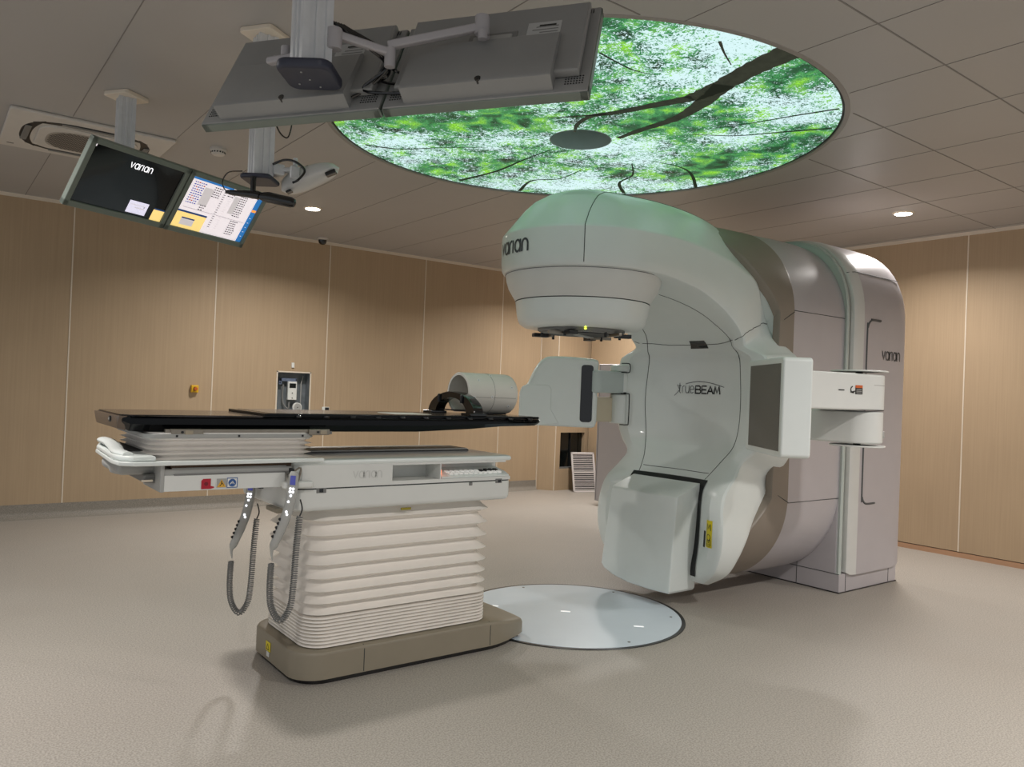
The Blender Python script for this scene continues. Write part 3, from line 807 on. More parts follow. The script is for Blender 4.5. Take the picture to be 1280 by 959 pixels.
# ================================================================== treatment couch
couch = thing('treatment_couch', 'white pleated treatment couch on a khaki base beside the floor disc', 'treatment couch', (-1.3, 0, 0))
m = MB()
def base_out(d=0.0):
    P = []
    P += [(x, y) for x, y in rrect(-1.83+d, -1.3, -.315+d, .315-d, .13, 8) if x < -1.35]
    # order: build manually, counter-clockwise from nose
    left = [(x, y) for x, y in rrect(-1.83+d, -.9, -.315+d, .315-d, .13, 8) if x < -1.4]
    nose = catmull([(-.90, -.315+d, 0), (-.78, -.312+d, 0), (-.66, -.275+d, 0), (-.555-d, -.225+d, 0), (-.515-d, -.17, 0), (-.505-d, 0, 0), (-.515-d, .17, 0), (-.555-d, .225-d, 0), (-.66, .275-d, 0), (-.78, .312-d, 0), (-.90, .315-d, 0)], 4)
    return left+[(p.x, p.y) for p in nose]
def ztop(x): return .145 if x < -.80 else .145-.052*((x+.80)/.28)
o0 = base_out(0); o1 = base_out(.012); o2 = base_out(.035)
m.rings([[(x, y, .025) for x, y in o0], [(x, y, ztop(x)-.015) for x, y in o0], [(x, y, ztop(x)-.004) for x, y in base_out(.005)], [(x, y, ztop(x)) for x, y in o1], [(x, y, ztop(x)+.002) for x, y in o2]], BASEC)
m.build('base_cover', couch)
m = MB(); m.rings([[(x, y, 0) for x, y in base_out(.02)], [(x, y, .028) for x, y in base_out(.016)]], BLACK); m.build('base_skirt', couch)
m = MB()
for x in (-1.52, -.82):
    m = MB(); m.tube([(x, -.3155, .03), (x, -.3155, .128), (x, -.300, .147)], .0018, SEAM, n=5); m.build('base_seam', couch)
m = MB(); m.box(-.027, .027, -.001, .001, -.02, .022, YEL)
m.box(-.015, .015, -.0014, .0014, -.045, -.024, WHITE2); m.strokes([[(-.016, -.012), (0, .014), (.016, -.012), (-.016, -.012)]], .004, lambda u, v: Vector((u, -.002, v)), INK)
for v in m.v: v[:] = (Matrix.Translation((-1.833, .04, .09)) @ Matrix.Rotation(-PI/2, 4, 'Z') @ v)
m.build('base_label', couch, label='small yellow triangle label')
# pleated skirt
def pleats():
    L = []   # (offset, z)
    z = .762; hs = [.069, .067, .065, .063, .060, .056, .052, .048]
    for i, h in enumerate(hs):
        for k in range(10):
            u = k/10; e_ = (u/.72)**1.5 if u < .72 else (1-((u-.72)/.28)**.7)
            L.append((-.034+.040*e_, z-h*u))
        z -= h
    k = 9; dz = (z-.142)/k
    for i in range(k):
        L += [(.003, z-dz*i), (.004, z-dz*i-dz*.35), (-.011, z-dz*i-dz*.6), (-.011, z-dz*i-dz*.78)]
    L.append((0, .142)); return L
m = MB()
R = []
for off, z in pleats():
    t = (z-.142)/.62; g = .012*t
    R.append([(x, y, z) for x, y in rrect(-1.775-off-g, -.800+off+g*.3, -.275-off, .275+off, .10 if off > -.02 else .10, 8)])
m.rings(R, BELL); m.build('pleated_skirt', couch, angle=40)
m = MB(); m.box(-1.35, -1.30, -.30, -.29, .742, .752, mat('dull_yellow', (150, 138, 40), .6)); m.build('yellow_clip', couch)
# carriage body
m = MB()
BX0, BX1, BY = -1.90, -.745, .335
def crect(x0, x1, y0, y1): return [p for p in rrect(x0, x1, y0, y1, .07, 6) if p[0] < (x0+x1)/2]+[p for p in rrect(x0, x1, y0, y1, .022, 6) if p[0] > (x0+x1)/2][7:]+[p for p in rrect(x0, x1, y0, y1, .022, 6) if p[0] > (x0+x1)/2][:7]
body = rrect(BX0, BX1, -BY, BY, .07, 6)
def body_rings(mb, L, m_, cap=(True, True)):
    mb.rings([[(x, y, z) for x, y in crect(BX0+d, BX1-d, -BY+d, BY-d)] for d, z in L], m_, cap=cap)
body_rings(m, [(.03, .766), (.012, .768), (.004, .775), (0, .79), (0, .862)], WHITE2)
m.build('carriage_lower_body', couch)
m = MB(); body_rings(m, [(.002, .861), (.002, .868)], SEAM)
m.box(-1.79, -1.745, -.337, -.33, .846, .868, GREY, .002); m.box(-1.777, -1.76, -.3385, -.335, .850, .865, BLACK)
m.box(-.84, -.80, -.337, -.33, .852, .874, GREY, .002); m.box(-.825, -.808, -.3385, -.335, .855, .868, BLACK); m.box(-1.0, -.98, -.337, -.33, .846, .862, GREY, .002)
m.build('rail_latch', couch)
# upper body with two open niches: built as boxes around them
m = MB()
NX0, NXM, NX1, NZ0, NZ1 = -1.425, -1.165, -.775, .885, .957
pl = [(x, y) for x, y in rrect(BX0, BX1, -BY, BY, .07, 6)]
m.prism([(x, y) for x, y in rrect(BX0, NX0, -BY, BY, .07, 6) if x < NX0-.08]+[(NX0, -BY), (NX0, BY)][::1], .868, .975, WHITE2)
m.box(NX0, BX1, -.20, BY, .868, .972, WHITE2)
m.box(NX0, BX1-.004, -BY, -.20, .868, NZ0, WHITE2); m.box(NXM-.004, NXM+.002, -BY, -.2, NZ0, NZ1, WHITE2)
m.box(NX0, BX1-.035, -BY, -.20, NZ1, .975, WHITE2)
up = m.build('carriage_upper_body', couch)
m = MB()
m.rings([[(x, y, z) for x, y in crect(BX0-.004+d, BX1+.006-d, -BY-.004+d, BY+.004-d)] for d, z in ((.004, .966), (0, .972), (0, .980), (.004, .987), (.014, .991), (.04, .992))], WHITE)
m.build('carriage_top_plate', couch)
m = MB()  # control keys in the right niche
m.prism([(-.332, .886), (-.20, .886), (-.20, .925), (-.30, .905), (-.332, .892)], NXM+.01, BX1-.01, WHITE, axis='x')
m.build('control_shelf', couch)
KEY = mat('key_white', (236, 236, 232), .4, emit=.15); 
Mt = Matrix.Translation((0, -.315, .9015)) @ Matrix.Rotation(.2, 4, 'X')
for r_i in range(2):
    for k in range(11):
        x = NXM+.06+k*.029
        m = MB(); m.box(x, x+.021, -.006+r_i*.034, .016+r_i*.034, .0, .006+.003*(k > 7), KEY if (k < 7 or r_i == 0) else DARK, .002, seg=2, M=Mt); m.build('control_key', couch)
m = MB(); m.cyl((NXM+.012, -.31), .006, .905, .925, mat('orange_lamp', (255, 120, 60), .4, emit=3), n=10); m.build('status_lamp', couch)
m = MB(); ls, W_ = word('varian', .030, .22)
m.strokes(fit(ls, W_, .14), .005, lambda u, v: Vector((-1.62+u, -.3362, .905+v)), mat('embossed_light_grey', (208, 209, 205), .5)); m.build('maker_lettering', couch)
# side grip near the pendant
m = MB(); m.box(-1.95, -1.82, -.375, -.338, .875, .905, WHITE2, .010, seg=4); m.box(-1.87, -1.84, -.345, -.325, .880, .900, WHITE2); m.build('side_grip', couch)
m = MB(); m.box(-1.92, -1.895, .0, .16, .83, .85, DARK, .003); m.build('rear_bracket', couch)
m = MB(); m.box(-1.93, -1.90, -.25, -.12, .755, .775, BASEC, .004); m.build('lower_tab', couch)
# slide plate on top
m = MB(); m.box(-2.0, -.83, -.06, .12, .998, 1.006, mat('slide_plate_grey', (168, 168, 162), .4, metal=.1), .003); m.box(-1.9, -.82, -.055, .11, .986, .9985, DARK, .003); m.build('slide_plate', couch)
# cross slide: white base plate, pleated block
m = MB()
pts = [(-2.42, -.345), (-1.775, -.345), (-1.775, .345), (-2.42, .345), (-2.52, .345), (-2.615, .30), (-2.63, .20), (-2.63, -.18), (-2.60, -.26), (-2.53, -.345)]
m.prism([(-2.565, -.325), (-2.52, -.362), (-1.772, -.362), (-1.772, .345), (-2.48, .345), (-2.52, .33), (-2.55, .25), (-2.575, -.22)], .983, .999, WHITE, r=.004)
m.build('cross_slide_plate', couch)
m = MB()
L = [(.0, .999)]; z = 1.0
for i in range(4):
    for k in range(5): L.append((.003-.024*math.sin(PI*k/5), z+.0195*k/5))
    z += .0195
L.append((-.002, z)); L.append((-.004, 1.1045))
m.rings([[(x, y, z_) for x, y in rrect(-2.455-o_-.004*0, -1.790+o_, -.300-o_, .300+o_, .06, 5)] for o_, z_ in L], BELLD)
m.build('pleated_block', couch)
m = MB(); m.prism(rrect(-2.47, -1.785, -.305, .305, .06), 1.083, 1.100, LGREY, r=.003)
for x in (-2.36, -2.12, -1.85): m.box(x-.004, x+.004, -.307, -.304, 1.088, 1.096, INK)
m.build('block_top_plate', couch)
# metal rail with clamps under the top
m = MB(); m.box(-2.40, -1.72, -.292, -.268, 1.103, 1.118, STEEL, .002); m.build('accessory_rail', couch)
for x in (-2.36, -1.80):
    m = MB(); m.box(x-.02, x+.10 if x < -2 else x+.075, -.303, -.27, 1.094, 1.119, STEEL, .003); m.box(x+.03, x+.06, -.306, -.30, 1.098, 1.114, mat('clamp_tan', (170, 158, 138), .4, metal=.5), .001)
    m.cyl((x+.02, 1.107), .005, -.308, -.302, DARK, axis='y', n=12); m.build('rail_clamp', couch)
m = MB(); m.box(-1.75, -1.69, -.25, .25, 1.094, 1.108, GREY, .002); m.build('top_crossbar', couch)
# carbon top
m = MB()
Z1 = 1.170
def top_sec(x, hw, zb, bw):
    return [(x, -bw, zb), (x, -hw, (zb+Z1)/2-.003), (x, -hw, Z1-.012), (x, -hw+.004, Z1-.004), (x, -hw+.014, Z1), (x, hw-.014, Z1), (x, hw-.004, Z1-.004), (x, hw, Z1-.012), (x, hw, (zb+Z1)/2-.003), (x, bw, zb)]
m.rings([top_sec(-2.552, .225, 1.150, .205), top_sec(-2.545, .245, 1.13, .215), top_sec(-2.52, .264, 1.108, .235), top_sec(-2.47, .268, 1.105, .245), top_sec(-1.25, .268, 1.105, .245), top_sec(-.95, .267, 1.118, .245), top_sec(-.75, .262, 1.132, .24), top_sec(-.52, .245, 1.136, .23), top_sec(-.475, .22, 1.142, .20)], CARB)
topo = m.build('couch_top', couch, angle=25)
m = MB(); m.prism([(-2.548, -.22), (-2.52, -.252), (-.50, -.236), (-.50, .236), (-2.52, .252), (-2.548, .22)], Z1-.002, Z1+.0015, CARBT); m.build('top_skin', topo)
m = MB(); m.rings([[(x, -y0, zb), (x, -y1, Z1-.004), (x, y1, Z1-.004), (x, y0, zb)] for x, y0, y1, zb in ((-2.53, .225, .255, 1.110), (-2.556, .22, .245, 1.116), (-2.566, .19, .225, 1.136))], mat('brown_end_cap', (96, 82, 70), .3, coat=.2))
m.build('end_cap', topo)
m = MB(); m.cyl((-.14, 1.150), .012, -2.572, -2.556, DARK, axis='x', n=16); m.cyl((-.14, 1.150), .005, -2.574, -2.566, LGREY, axis='x', n=10); m.build('end_socket', topo)
# indexed insert layer
m = MB(); z0, z1 = Z1+.0015, Z1+.013
m.prism([(-2.00, -.254), (-.50, -.240), (-.47, -.21), (-.47, .21), (-.5, .24), (-1.985, .25), (-2.0, .23)], z0, z1, CARB, r=.003)
m.prism([(-1.97, -.225), (-.52, -.215), (-.52, .215), (-1.96, .225)], z1-.001, z1+.001, CARBT)
m.build('insert_panel', couch)
for k in range(11):
    x = -1.85+.128*k
    for sy in (-1, 1):
        m = MB(); m.cyl((x, sy*.252), .016, Z1-.004, Z1+.006, BLACK, n=16, bev=.003); m.build('index_notch', couch)
# stickers panel below the cross slide
m = MB()
m.box(-2.41, -1.93, -.330, -.322, .880, .942, WHITE2, .002); m.box(-2.41, -1.90, -.322, -.315, .935, .965, LGREY); m.box(-2.42, -2.405, -.332, -.05, .878, .982, LGREY, .003)
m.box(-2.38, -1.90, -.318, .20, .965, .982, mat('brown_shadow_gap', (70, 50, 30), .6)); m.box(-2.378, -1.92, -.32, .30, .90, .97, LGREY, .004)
m.box(-2.37, -1.9, -.33, -.315, .940, .946, GREY)
m.build('drive_housing', couch)
RED = mat('sticker_red', (176, 26, 48), .5); YW = mat('sticker_ochre', (224, 172, 60), .5); BLU = mat('sticker_blue', (54, 92, 150), .5); WH = mat('sticker_white', (226, 226, 224), .5)
m = MB(); m.prism([(-2.268, .885), (-2.232, .885), (-2.219, .888), (-2.219, .893), (-2.232, .896), (-2.232, .925), (-2.261, .925), (-2.268, .918)], -.3325, -.3305, RED, axis='y'); m.cyl((-2.250, .905), .008, -.3332, -.332, mat('sticker_dark_red', (120, 16, 34), .5), axis='y', n=14); m.build('red_sticker', couch, label='red warning sticker')
m = MB(); m.box(-2.2120, -2.1690, -.3325, -.3305, .886, .926, WH); m.box(-2.2100, -2.1710, -.3328, -.332, .888, .924, LGREY)
m.prism([(-2.2080, .890), (-2.1730, .890), (-2.1905, .921)], -.3335, -.3325, YW, axis='y'); m.strokes([[(-2.1970, .895), (-2.1870, .906), (-2.1830, .897)], [(-2.1910, .914), (-2.1910, .902)]], .003, lambda u, v: Vector((u, -.3338, v)), INK); m.build('hazard_sticker', couch, label='sticker with a yellow hazard triangle')
m = MB(); m.box(-2.1700, -2.1270, -.3325, -.3305, .886, .926, BLU); m.box(-2.1670, -2.1300, -.3328, -.332, .889, .923, WH); m.cyl((-2.1485, .906), .0155, -.3335, -.3325, BLU, axis='y', n=20)
m.strokes([[(-2.1580, .900), (-2.1480, .912), (-2.1400, .901)], [(-2.1520, .905), (-2.1430, .905)]], .003, lambda u, v: Vector((u, -.3338, v)), WH); m.build('instruction_sticker', couch, label='blue round instruction sticker')
m = MB(); m.cyl((-2.475, -.05), .075, .925, .985, LGREY, bev=.02, n=24); m.box(-2.55, -2.39, -.22, .12, .935, .983, LGREY, .02); m.box(-2.46, -2.39, -.25, .05, .905, .94, GREY, .008); m.build('pivot_housing', couch)
m = MB(); m.box(-2.47, -2.43, -.262, -.25, .912, .920, CREAM, .002); m.build('release_lever', couch)
# moulded grips at the foot end
for sy in (-1,):
    m = MB()
    m.prism([(-2.552, .22), (-2.572, -.22), (-2.56, -.30), (-2.52, -.345), (-2.442, -.345), (-2.442, .24), (-2.47, .34), (-2.53, .32)], .999, 1.020, WHITE, r=.008)
    m.build('foot_end_panel', couch)
    m = MB()
    m.tube([(-2.53, -.30, 1.022), (-2.545, -.20, 1.026), (-2.53, -.05, 1.032), (-2.525, .08, 1.04), (-2.53, .20, 1.042), (-2.515, .29, 1.030)], lambda t: .020+.008*math.sin(PI*t), WHITE, smooth=6, n=14, flat=.55); m.build('moulded_grip', couch)
    m = MB(); m.prism([(-2.50, -.14), (-2.445, -.14), (-2.445, .28), (-2.50, .28)], 1.019, 1.026, DARK, r=.003); m.build('foot_end_inset', couch)

# hand pendants hang from the couch: things of their own
def hand_pendant(label, x, y, ztop, lean, group):
    t = thing('hand_control', label, 'hand control', (x, y, ztop), group=group)
    PG = mat('pendant_grey', (172, 172, 168), .42, var=.03)
    P = catmull([(0, 0, 0), (-.004, 0, -.08), (-.018, 0, -.16), (-.045, 0, -.24), (-.078, 0, -.325)], 6)
    def ring(p, i, N):
        u = i/(N-1); w = .021 if u < .75 else .021-.005*(u-.75)/.25; d = .013
        if i == 0 or i == N-1: w *= .6; d *= .6
        q = P[min(i+1, N-1)]-P[max(i-1, 0)]; q.normalize(); nx = Vector((-q.z, 0, q.x))
        return [p+Vector((0, 1, 0))*(w*math.cos(a))*0+nx*(w*math.cos(a))+Vector((0, 1, 0))*(d*math.sin(a)) for a in [2*PI*k/16 for k in range(16)]]
    m = MB(); N = len(P); m.rings([ring(p, i, N) for i, p in enumerate(P)], PG)
    ca = math.radians(-35)
    M = Matrix.Rotation(ca, 4, 'Z')
    m.v = [M @ v for v in m.v]
    body_ = m.build('handset', t, world=False)
    def on(u, side, off=.0145):
        i = u*(N-1); k = int(i); p = P[k].lerp(P[min(k+1, N-1)], i-k)
        q = P[min(k+1, N-1)]-P[max(k-1, 0)]; q.normalize(); nx = Vector((-q.z, 0, q.x))
        return M @ (p+nx*side+Vector((0, -off, 0)))
    m = MB(); 
    c = [on(.05, -.010), on(.05, .012), on(.17, .012), on(.17, -.010)]
    m.add(c, [[0, 1, 2, 3]], mat('display_blue', (62, 66, 130), .4, emit=.5)); m.build('display', t, world=False)
    LK = mat('lit_key', (245, 248, 255), .4, emit=1.6)
    for u, s_ in ((.22, -.006), (.22, .006), (.26, -.006), (.26, .006), (.31, 0), (.39, -.005), (.52, -.002), (.55, .004)):
        m = MB(); p = on(u, s_); m.lathe([(.0048, -.001), (.0048, .0015)], LK, n=10, axis='y', M=Matrix.Translation(p)); m.build('lit_key', t, world=False)
    for k in range(5):
        m = MB(); p = on(.64+.055*k, -.018, .006); m.lathe([(.0065, -.006), (.0055, .004)], DARK, n=10, axis='y', M=Matrix.Translation(p)); m.build('side_key', t, world=False)
    # coiled cord
    e = M @ P[-1]
    m = MB()
    m.tube([e, e+Vector((0, 0, -.02)), e+Vector((.004, 0, -.045))], lambda u: .008-.005*u, PG, n=8); m.build('strain_relief', t, world=False)
    s0 = e+Vector((.0, 0, -.06))
    path = catmull([s0+M @ Vector(q_) for q_ in ((0, 0, 0), (-.002, 0, -.10), (.008, 0, -.18), (.045, 0, -.232), (.083, 0, -.18), (.094, 0, -.08), (.10, 0, .08), (.108, 0, .20))], 12)
    # resample uniformly
    D = [0]
    for a, b in zip(path[:-1], path[1:]): D.append(D[-1]+(b-a).length)
    def at_(d):
        for i in range(len(D)-1):
            if d <= D[i+1]: return path[i].lerp(path[i+1], (d-D[i])/(D[i+1]-D[i]))
        return path[-1]
    turns = 78; K = turns*9; H = []
    for i in range(K+1):
        d = D[-1]*i/K; p = at_(d); q = (at_(min(D[-1], d+.01))-at_(max(0, d-.01))).normalized()
        a = 2*PI*turns*((i/K)**.90); y_ = Vector((0, 1, 0)); xx = q.cross(y_).normalized()
        H.append(p+xx*(.0115*math.cos(a))+y_*(.0115*math.sin(a)))
    m = MB(); m.tube(H, .0031, GREY, n=5); m.build('coiled_cord', t, world=False, merge=False)
    m = MB(); m.tube([path[-1], path[-1]+Vector((.01, 0, .03)), path[-1]+Vector((.0, 0, .07))], .003, DARK, smooth=4, n=6); m.build('cord_end', t, world=False)
    m = MB(); m.box(-.006, .006, .012, .045, -.03, .01, DARK, .002); m.tube([(0, .03, -.01), (.04, .03, .01), (.03, .03, -.05)], .004, STEEL, n=6, smooth=4); m.build('hook', t, world=False)
    return t
hand_pendant('grey hand control with lit blue-topped face, hanging nearest the camera at the couch', -1.915, -.39, .950, 0, 'hand controls hanging from the couch')
hand_pendant('grey hand control with coiled cord hanging behind, below the hazard stickers', -1.935, .06, .872, 0, 'hand controls hanging from the couch')

# things on the couch top
ZT = Z1+.0145
arch_ = thing('head_frame', 'glossy black arched positioning frame straddling the couch top in front of the white cylinder', 'positioning frame', (-.89, -.02, ZT))
m = MB()
R = []
for k in range(25):
    a = PI*k/24; c, s_ = math.cos(a), math.sin(a)
    yo, zo_ = .225*c, .116*max(0, s_)**.95
    yi, zi_ = .150*c*(1.0), .088*max(0, s_)**.95
    y0_, z0_ = -.01+yo, ZT+zo_; y1_, z1_ = -.01+yi, ZT+zi_
    R.append([(-.918, y0_, z0_), (-.911, y0_, z0_+.004), (-.867, y0_, z0_+.004), (-.860, y0_, z0_), (-.860, y1_, z1_), (-.918, y1_, z1_)])
m.rings(R, BLACK); m.build('arch', arch_)
for sy in (-1, 1):
    m = MB(); m.box(-.945, -.845, -.01+sy*.19-.045, -.01+sy*.19+.045, ZT-.002, ZT+.012, BLACK, .004); m.build('foot', arch_)
    m = MB(); m.box(-.928, -.870, -.01+sy*.11-.008, -.01+sy*.11+.008, ZT+.060, ZT+.104, DARK, .004); m.build('clamp_block', arch_)
m = MB(); m.tube([(-.889, -.15, ZT+.02), (-.889, .15, ZT+.02)], .004, DARK, n=6); m.build('cross_rod', arch_)
ph = thing('cylinder_phantom', 'hollow off-white cylinder with small surface markers lying on the couch top', 'test cylinder', (-.68, .035, ZT))
m = MB()
CX0, CX1, RO, RI, CZ = -.842, -.510, .1115, .0965, ZT+.1125
n = 64; V = []; F = []
def cring(x, r): return [(x, .035+r*math.cos(2*PI*k/n), CZ+r*math.sin(2*PI*k/n)) for k in range(n)]
xs = [CX0, CX0+.004, -.80, -.76, -.71, -.65, -.59, CX1-.03, CX1-.012, CX1-.003, CX1]
ro = [RO-.003, RO, RO, RO, RO, RO, RO, RO, RO-.003, RO-.010, RO-.022]
outer = [cring(x, r) for x, r in zip(xs, ro)]; inner = [cring(CX0, RI), cring(-.80, RI), cring(-.76, RI), cring(-.71, RI), cring(-.55, RI)]
allr = [[p for p in r] for r in outer]; base = 0
V = [p for r in outer for p in r]; NO = len(outer)
def notch(k, x0): 
    a = (360*k/n) % 360
    return 205 < a < 290 and x0 < -.77
for i in range(NO-1):
    for k in range(n):
        if notch(k, xs[i]): continue
        F.append([i*n+k, i*n+(k+1) % n, (i+1)*n+(k+1) % n, (i+1)*n+k])
F.append([(NO-1)*n+k for k in range(n)])
o = len(V); V += [p for r in inner for p in r]; xi_ = [CX0, -.80, -.76, -.71, -.55]
for i in range(4):
    for k in range(n):
        if notch(k, xi_[i]): continue
        F.append([o+i*n+k, o+i*n+(k+1) % n, o+(i+1)*n+(k+1) % n, o+(i+1)*n+k])
F.append([o+4*n+k for k in range(n)])
for k in range(n):
    if not notch(k, CX0): F.append([k, (k+1) % n, o+(k+1) % n, o+k])
PHW = mat('phantom_off_white', (226, 223, 214), .5, var=.015)
m.add(V, F, PHW); m.build('shell', ph)
m = MB(); cc = [( -.675, .035+(RO+.0004)*math.cos(2*PI*k/48), CZ+(RO+.0004)*math.sin(2*PI*k/48)) for k in range(49)]
m.tube(cc, .0009, GREY, n=4); a = math.radians(190); m.tube([(-.83, .035+(RO+.0004)*math.cos(a), CZ+(RO+.0004)*math.sin(a)), (-.53, .035+(RO+.0004)*math.cos(a), CZ+(RO+.0004)*math.sin(a))], .0009, GREY, n=4)
m.build('guide_line', ph)
for x, adeg in ((-.80, 140), (-.725, 188), (-.59, 160), (-.60, 215), (-.70, 118), (-.84, 190)):
    a = math.radians(adeg); c = Vector((x+.03, .035+(RO+.001)*math.cos(a), CZ+(RO+.001)*math.sin(a))); nn = Vector((0, math.cos(a), math.sin(a)))
    m = MB(); Mx = Matrix.Translation(c) @ nn.to_track_quat('Z', 'Y').to_matrix().to_4x4()
    m.lathe([(.008, 0), (.008, .0012), (.006, .0014)], mat('marker_ring', (238, 240, 238), .4), n=14, M=Mx); m.lathe([(.003, .001), (.003, .0018)], GREY, n=8, M=Mx); m.build('marker', ph)
m = MB(); m.box(-.75, -.55, -.015, .085, ZT+.0005, ZT+.007, BLACK, .002); m.build('cradle', ph)
pp = MB(); pp.box(-1.33, -1.13, -.17, .02, ZT-.0008, ZT+.001, mat('paper_white', (222, 218, 208), .6)); tag(pp.build('paper_sheet'), 'small white sheet lying flat on the couch top left of the black arch', 'sheet')

# ================================================================== ceiling pendants
COLW = .044
def column(name_label, cx, cy, zb, plate=True):
    t = thing('ceiling_column', name_label, 'ceiling mount', (cx, cy, ZC))
    m = MB()
    a = COLW
    prof = [(-a, -a), (-a*.55, -a), (-a*.5, -a+.006), (-a*.16, -a+.006), (-a*.12, -a), (a*.12, -a), (a*.16, -a+.006), (a*.5, -a+.006), (a*.55, -a), (a, -a)]
    full = []
    for q in range(4):
        c, s_ = math.cos(q*PI/2), math.sin(q*PI/2)
        full += [(x*c-y*s_, x*s_+y*c) for x, y in prof[:-1]]
    m.prism([(x, y) for x, y in full], zb-ZC, 0, ALU); m.build('extruded_post', t, world=False)
    m = MB(); m.prism([(x*math.cos(.6)-y*math.sin(.6), x*math.sin(.6)+y*math.cos(.6)) for x, y in rrect(-.085, .085, -.085, .085, .02)], -.022, 0, CREAM, r=.004); m.build('ceiling_plate', t, world=False)
    return t
c1 = column('aluminium ceiling post nearest the camera, behind the pair of dark monitor backs', -2.318, -1.391, 2.205)
c2 = column('aluminium ceiling post carrying the white camera pod and the black microphone', -1.975, .0, 2.235)
c3 = column('aluminium ceiling post behind the pair of lit monitors', -2.30, 1.31, 2.33)
def cap(t, w, h, m_, z, zz=.03):
    m = MB(); m.prism(rrect(-w, w, -h, h, min(w, h)*.45, 6), z-zz, z, m_, r=.010, seg=4, M=Matrix.Rotation(.9, 4, 'Z'))
    return m.build('end_cap', t, world=False, label='dark navy end cap')
e1 = cap(c1, .085, .078, NAVY, 2.206-ZC)
m = MB()
for x, y in ((-.04, -.035), (.045, .03), (0, 0), (-.01, .05)): m.cyl((x, y), .003, 2.174-ZC, 2.177-ZC, LGREY, n=8)
m.build('cap_screw', c1, world=False)
cap(c2, .085, .070, NAVY, 2.236-ZC, .022)

def mon_matrix(c, a, t, flip):
    W = Vector((math.cos(a), math.sin(a), 0)); n_ = Vector((math.sin(a), -math.cos(a), 0))
    U = Vector((0, 0, 1))*math.cos(t)+n_*math.sin(t)
    front = n_*math.cos(t)-Vector((0, 0, 1))*math.sin(t)
    if flip: front = -front; W = -W
    Y = -front
    return Matrix(((W.x, Y.x, U.x, c[0]), (W.y, Y.y, U.y, c[1]), (W.z, Y.z, U.z, c[2]), (0, 0, 0, 1)))
def monitor(label, M, off, w, h, screen, group=None):
    """one monitor of a pair; M is the pair's frame, off the centre along its x"""
    M = M @ Matrix.Translation((off, 0, 0))
    t = thing('ceiling_monitor', label, 'monitor', M.to_translation(), rot=M.to_euler(), group=group)
    def B(*a, **k): m_ = MB(); m_.box(*a, **k); return m_
    m = MB(); b = .028; hw, hh = w/2-.0025, h/2
    m.box(-hw, hw, 0, .030, hh-b, hh, MONF, .004); m.box(-hw, hw, 0, .030, -hh, -hh+b*1.1, MONF, .004)
    m.box(-hw, -hw+b, 0, .030, -hh, hh, MONF, .004); m.box(hw-b, hw, 0, .030, -hh, hh, MONF, .004)
    m.box(-hw+.003, hw-.003, .012, .034, -hh+.003, hh-.003, MONG, .003)
    m.build('frame', t, world=False)
    # rear housing
    m = MB(); m.prism([(-hw+.03, -hh+.06), (hw-.035, -hh+.06), (hw-.035, hh-.012), (-hw+.03, hh-.012)], .034, .062, MONG, axis='y', r=.008, seg=3); m.build('rear_housing', t, world=False)
    m = MB(); m.prism([(.034, -hh+.014), (.082, -hh+.018), (.086, -hh+.026), (.079, -hh+.21), (.07, -hh+.225), (.034, -hh+.225)], -hw+.10, hw-.07, MONG, axis='x'); m.build('power_box', t, world=False)
    m = MB()
    for sx in (-1, 1):
        for i in range(14): 
            x = (sx*(hw-.075))+(i-7)*.0075; m.box(x, x+.003, .0335, .0352 if sx > 0 else .0352, hh-.030, hh-.012, DARK)
        for i in range(7):
            for j in range(4): m.cyl((sx*(hw-.045)+(i-3)*.008, -hh+.035+j*.010), .0026, .0335, .0352, DARK, axis='y', n=6)
    m.build('vent', t, world=False, kind='stuff')
    m = MB(); m.box(-.06, .06, .061, .068, -.055, .055, LGREY, .003); m.box(-.075, .075, .061, .0635, -.07, .07, GREY, .002); m.build('mount_plate', t, world=False)
    m = MB(); m.box(-hw+.105, -hw+.205, .0615, .0628, .0, .10, mat('rating_label', (184, 184, 182), .5))
    for j in range(6): m.box(-hw+.112, -hw+.112+.05+.03*random.random(), .0626, .0631, .010+j*.013, .014+j*.013, GREY)
    m.box(-hw+.12, -hw+.17, .0626, .0632, .080, .087, INK); m.build('rating_label', t, world=False)
    m = MB(); m.cyl((0.0, -hh+.026), .009, .07, .0875, BLACK, axis='y', n=14); m.build('cable_hole', t, world=False)
    SW, SH = hw-b, hh-b
    def R(u0, u1, v0, v1, m_, d=0):  # u,v in 0..1 from lower left
        return (-SW+2*SW*u0, -SW+2*SW*u1, .0105-d, .0125, -hh+b*1.1+(2*hh-2.1*b)*v0, -hh+b*1.1+(2*hh-2.1*b)*v1, m_)
    screen(t, R)
    return t
OFFS = mat('screen_black', (8, 9, 12), .10, coat=.3)
SCW = mat('screen_white', (232, 222, 226), .4, emit=.62); SCG = mat('screen_light_grey', (214, 206, 208), .4, emit=.45); SCB = mat('screen_blue', (36, 104, 166), .4, emit=.75)
SCY = mat('screen_yellow', (238, 206, 128), .4, emit=.7); SCN = mat('screen_navy', (24, 60, 110), .4, emit=.5); SCO = mat('screen_orange', (240, 150, 60), .4, emit=.8); SCT = mat('screen_text', (90, 88, 98), .5, emit=.1); SCR = mat('screen_red_text', (190, 60, 60), .5, emit=.3); SCBT = mat('screen_blue_text', (60, 80, 180), .5, emit=.3)
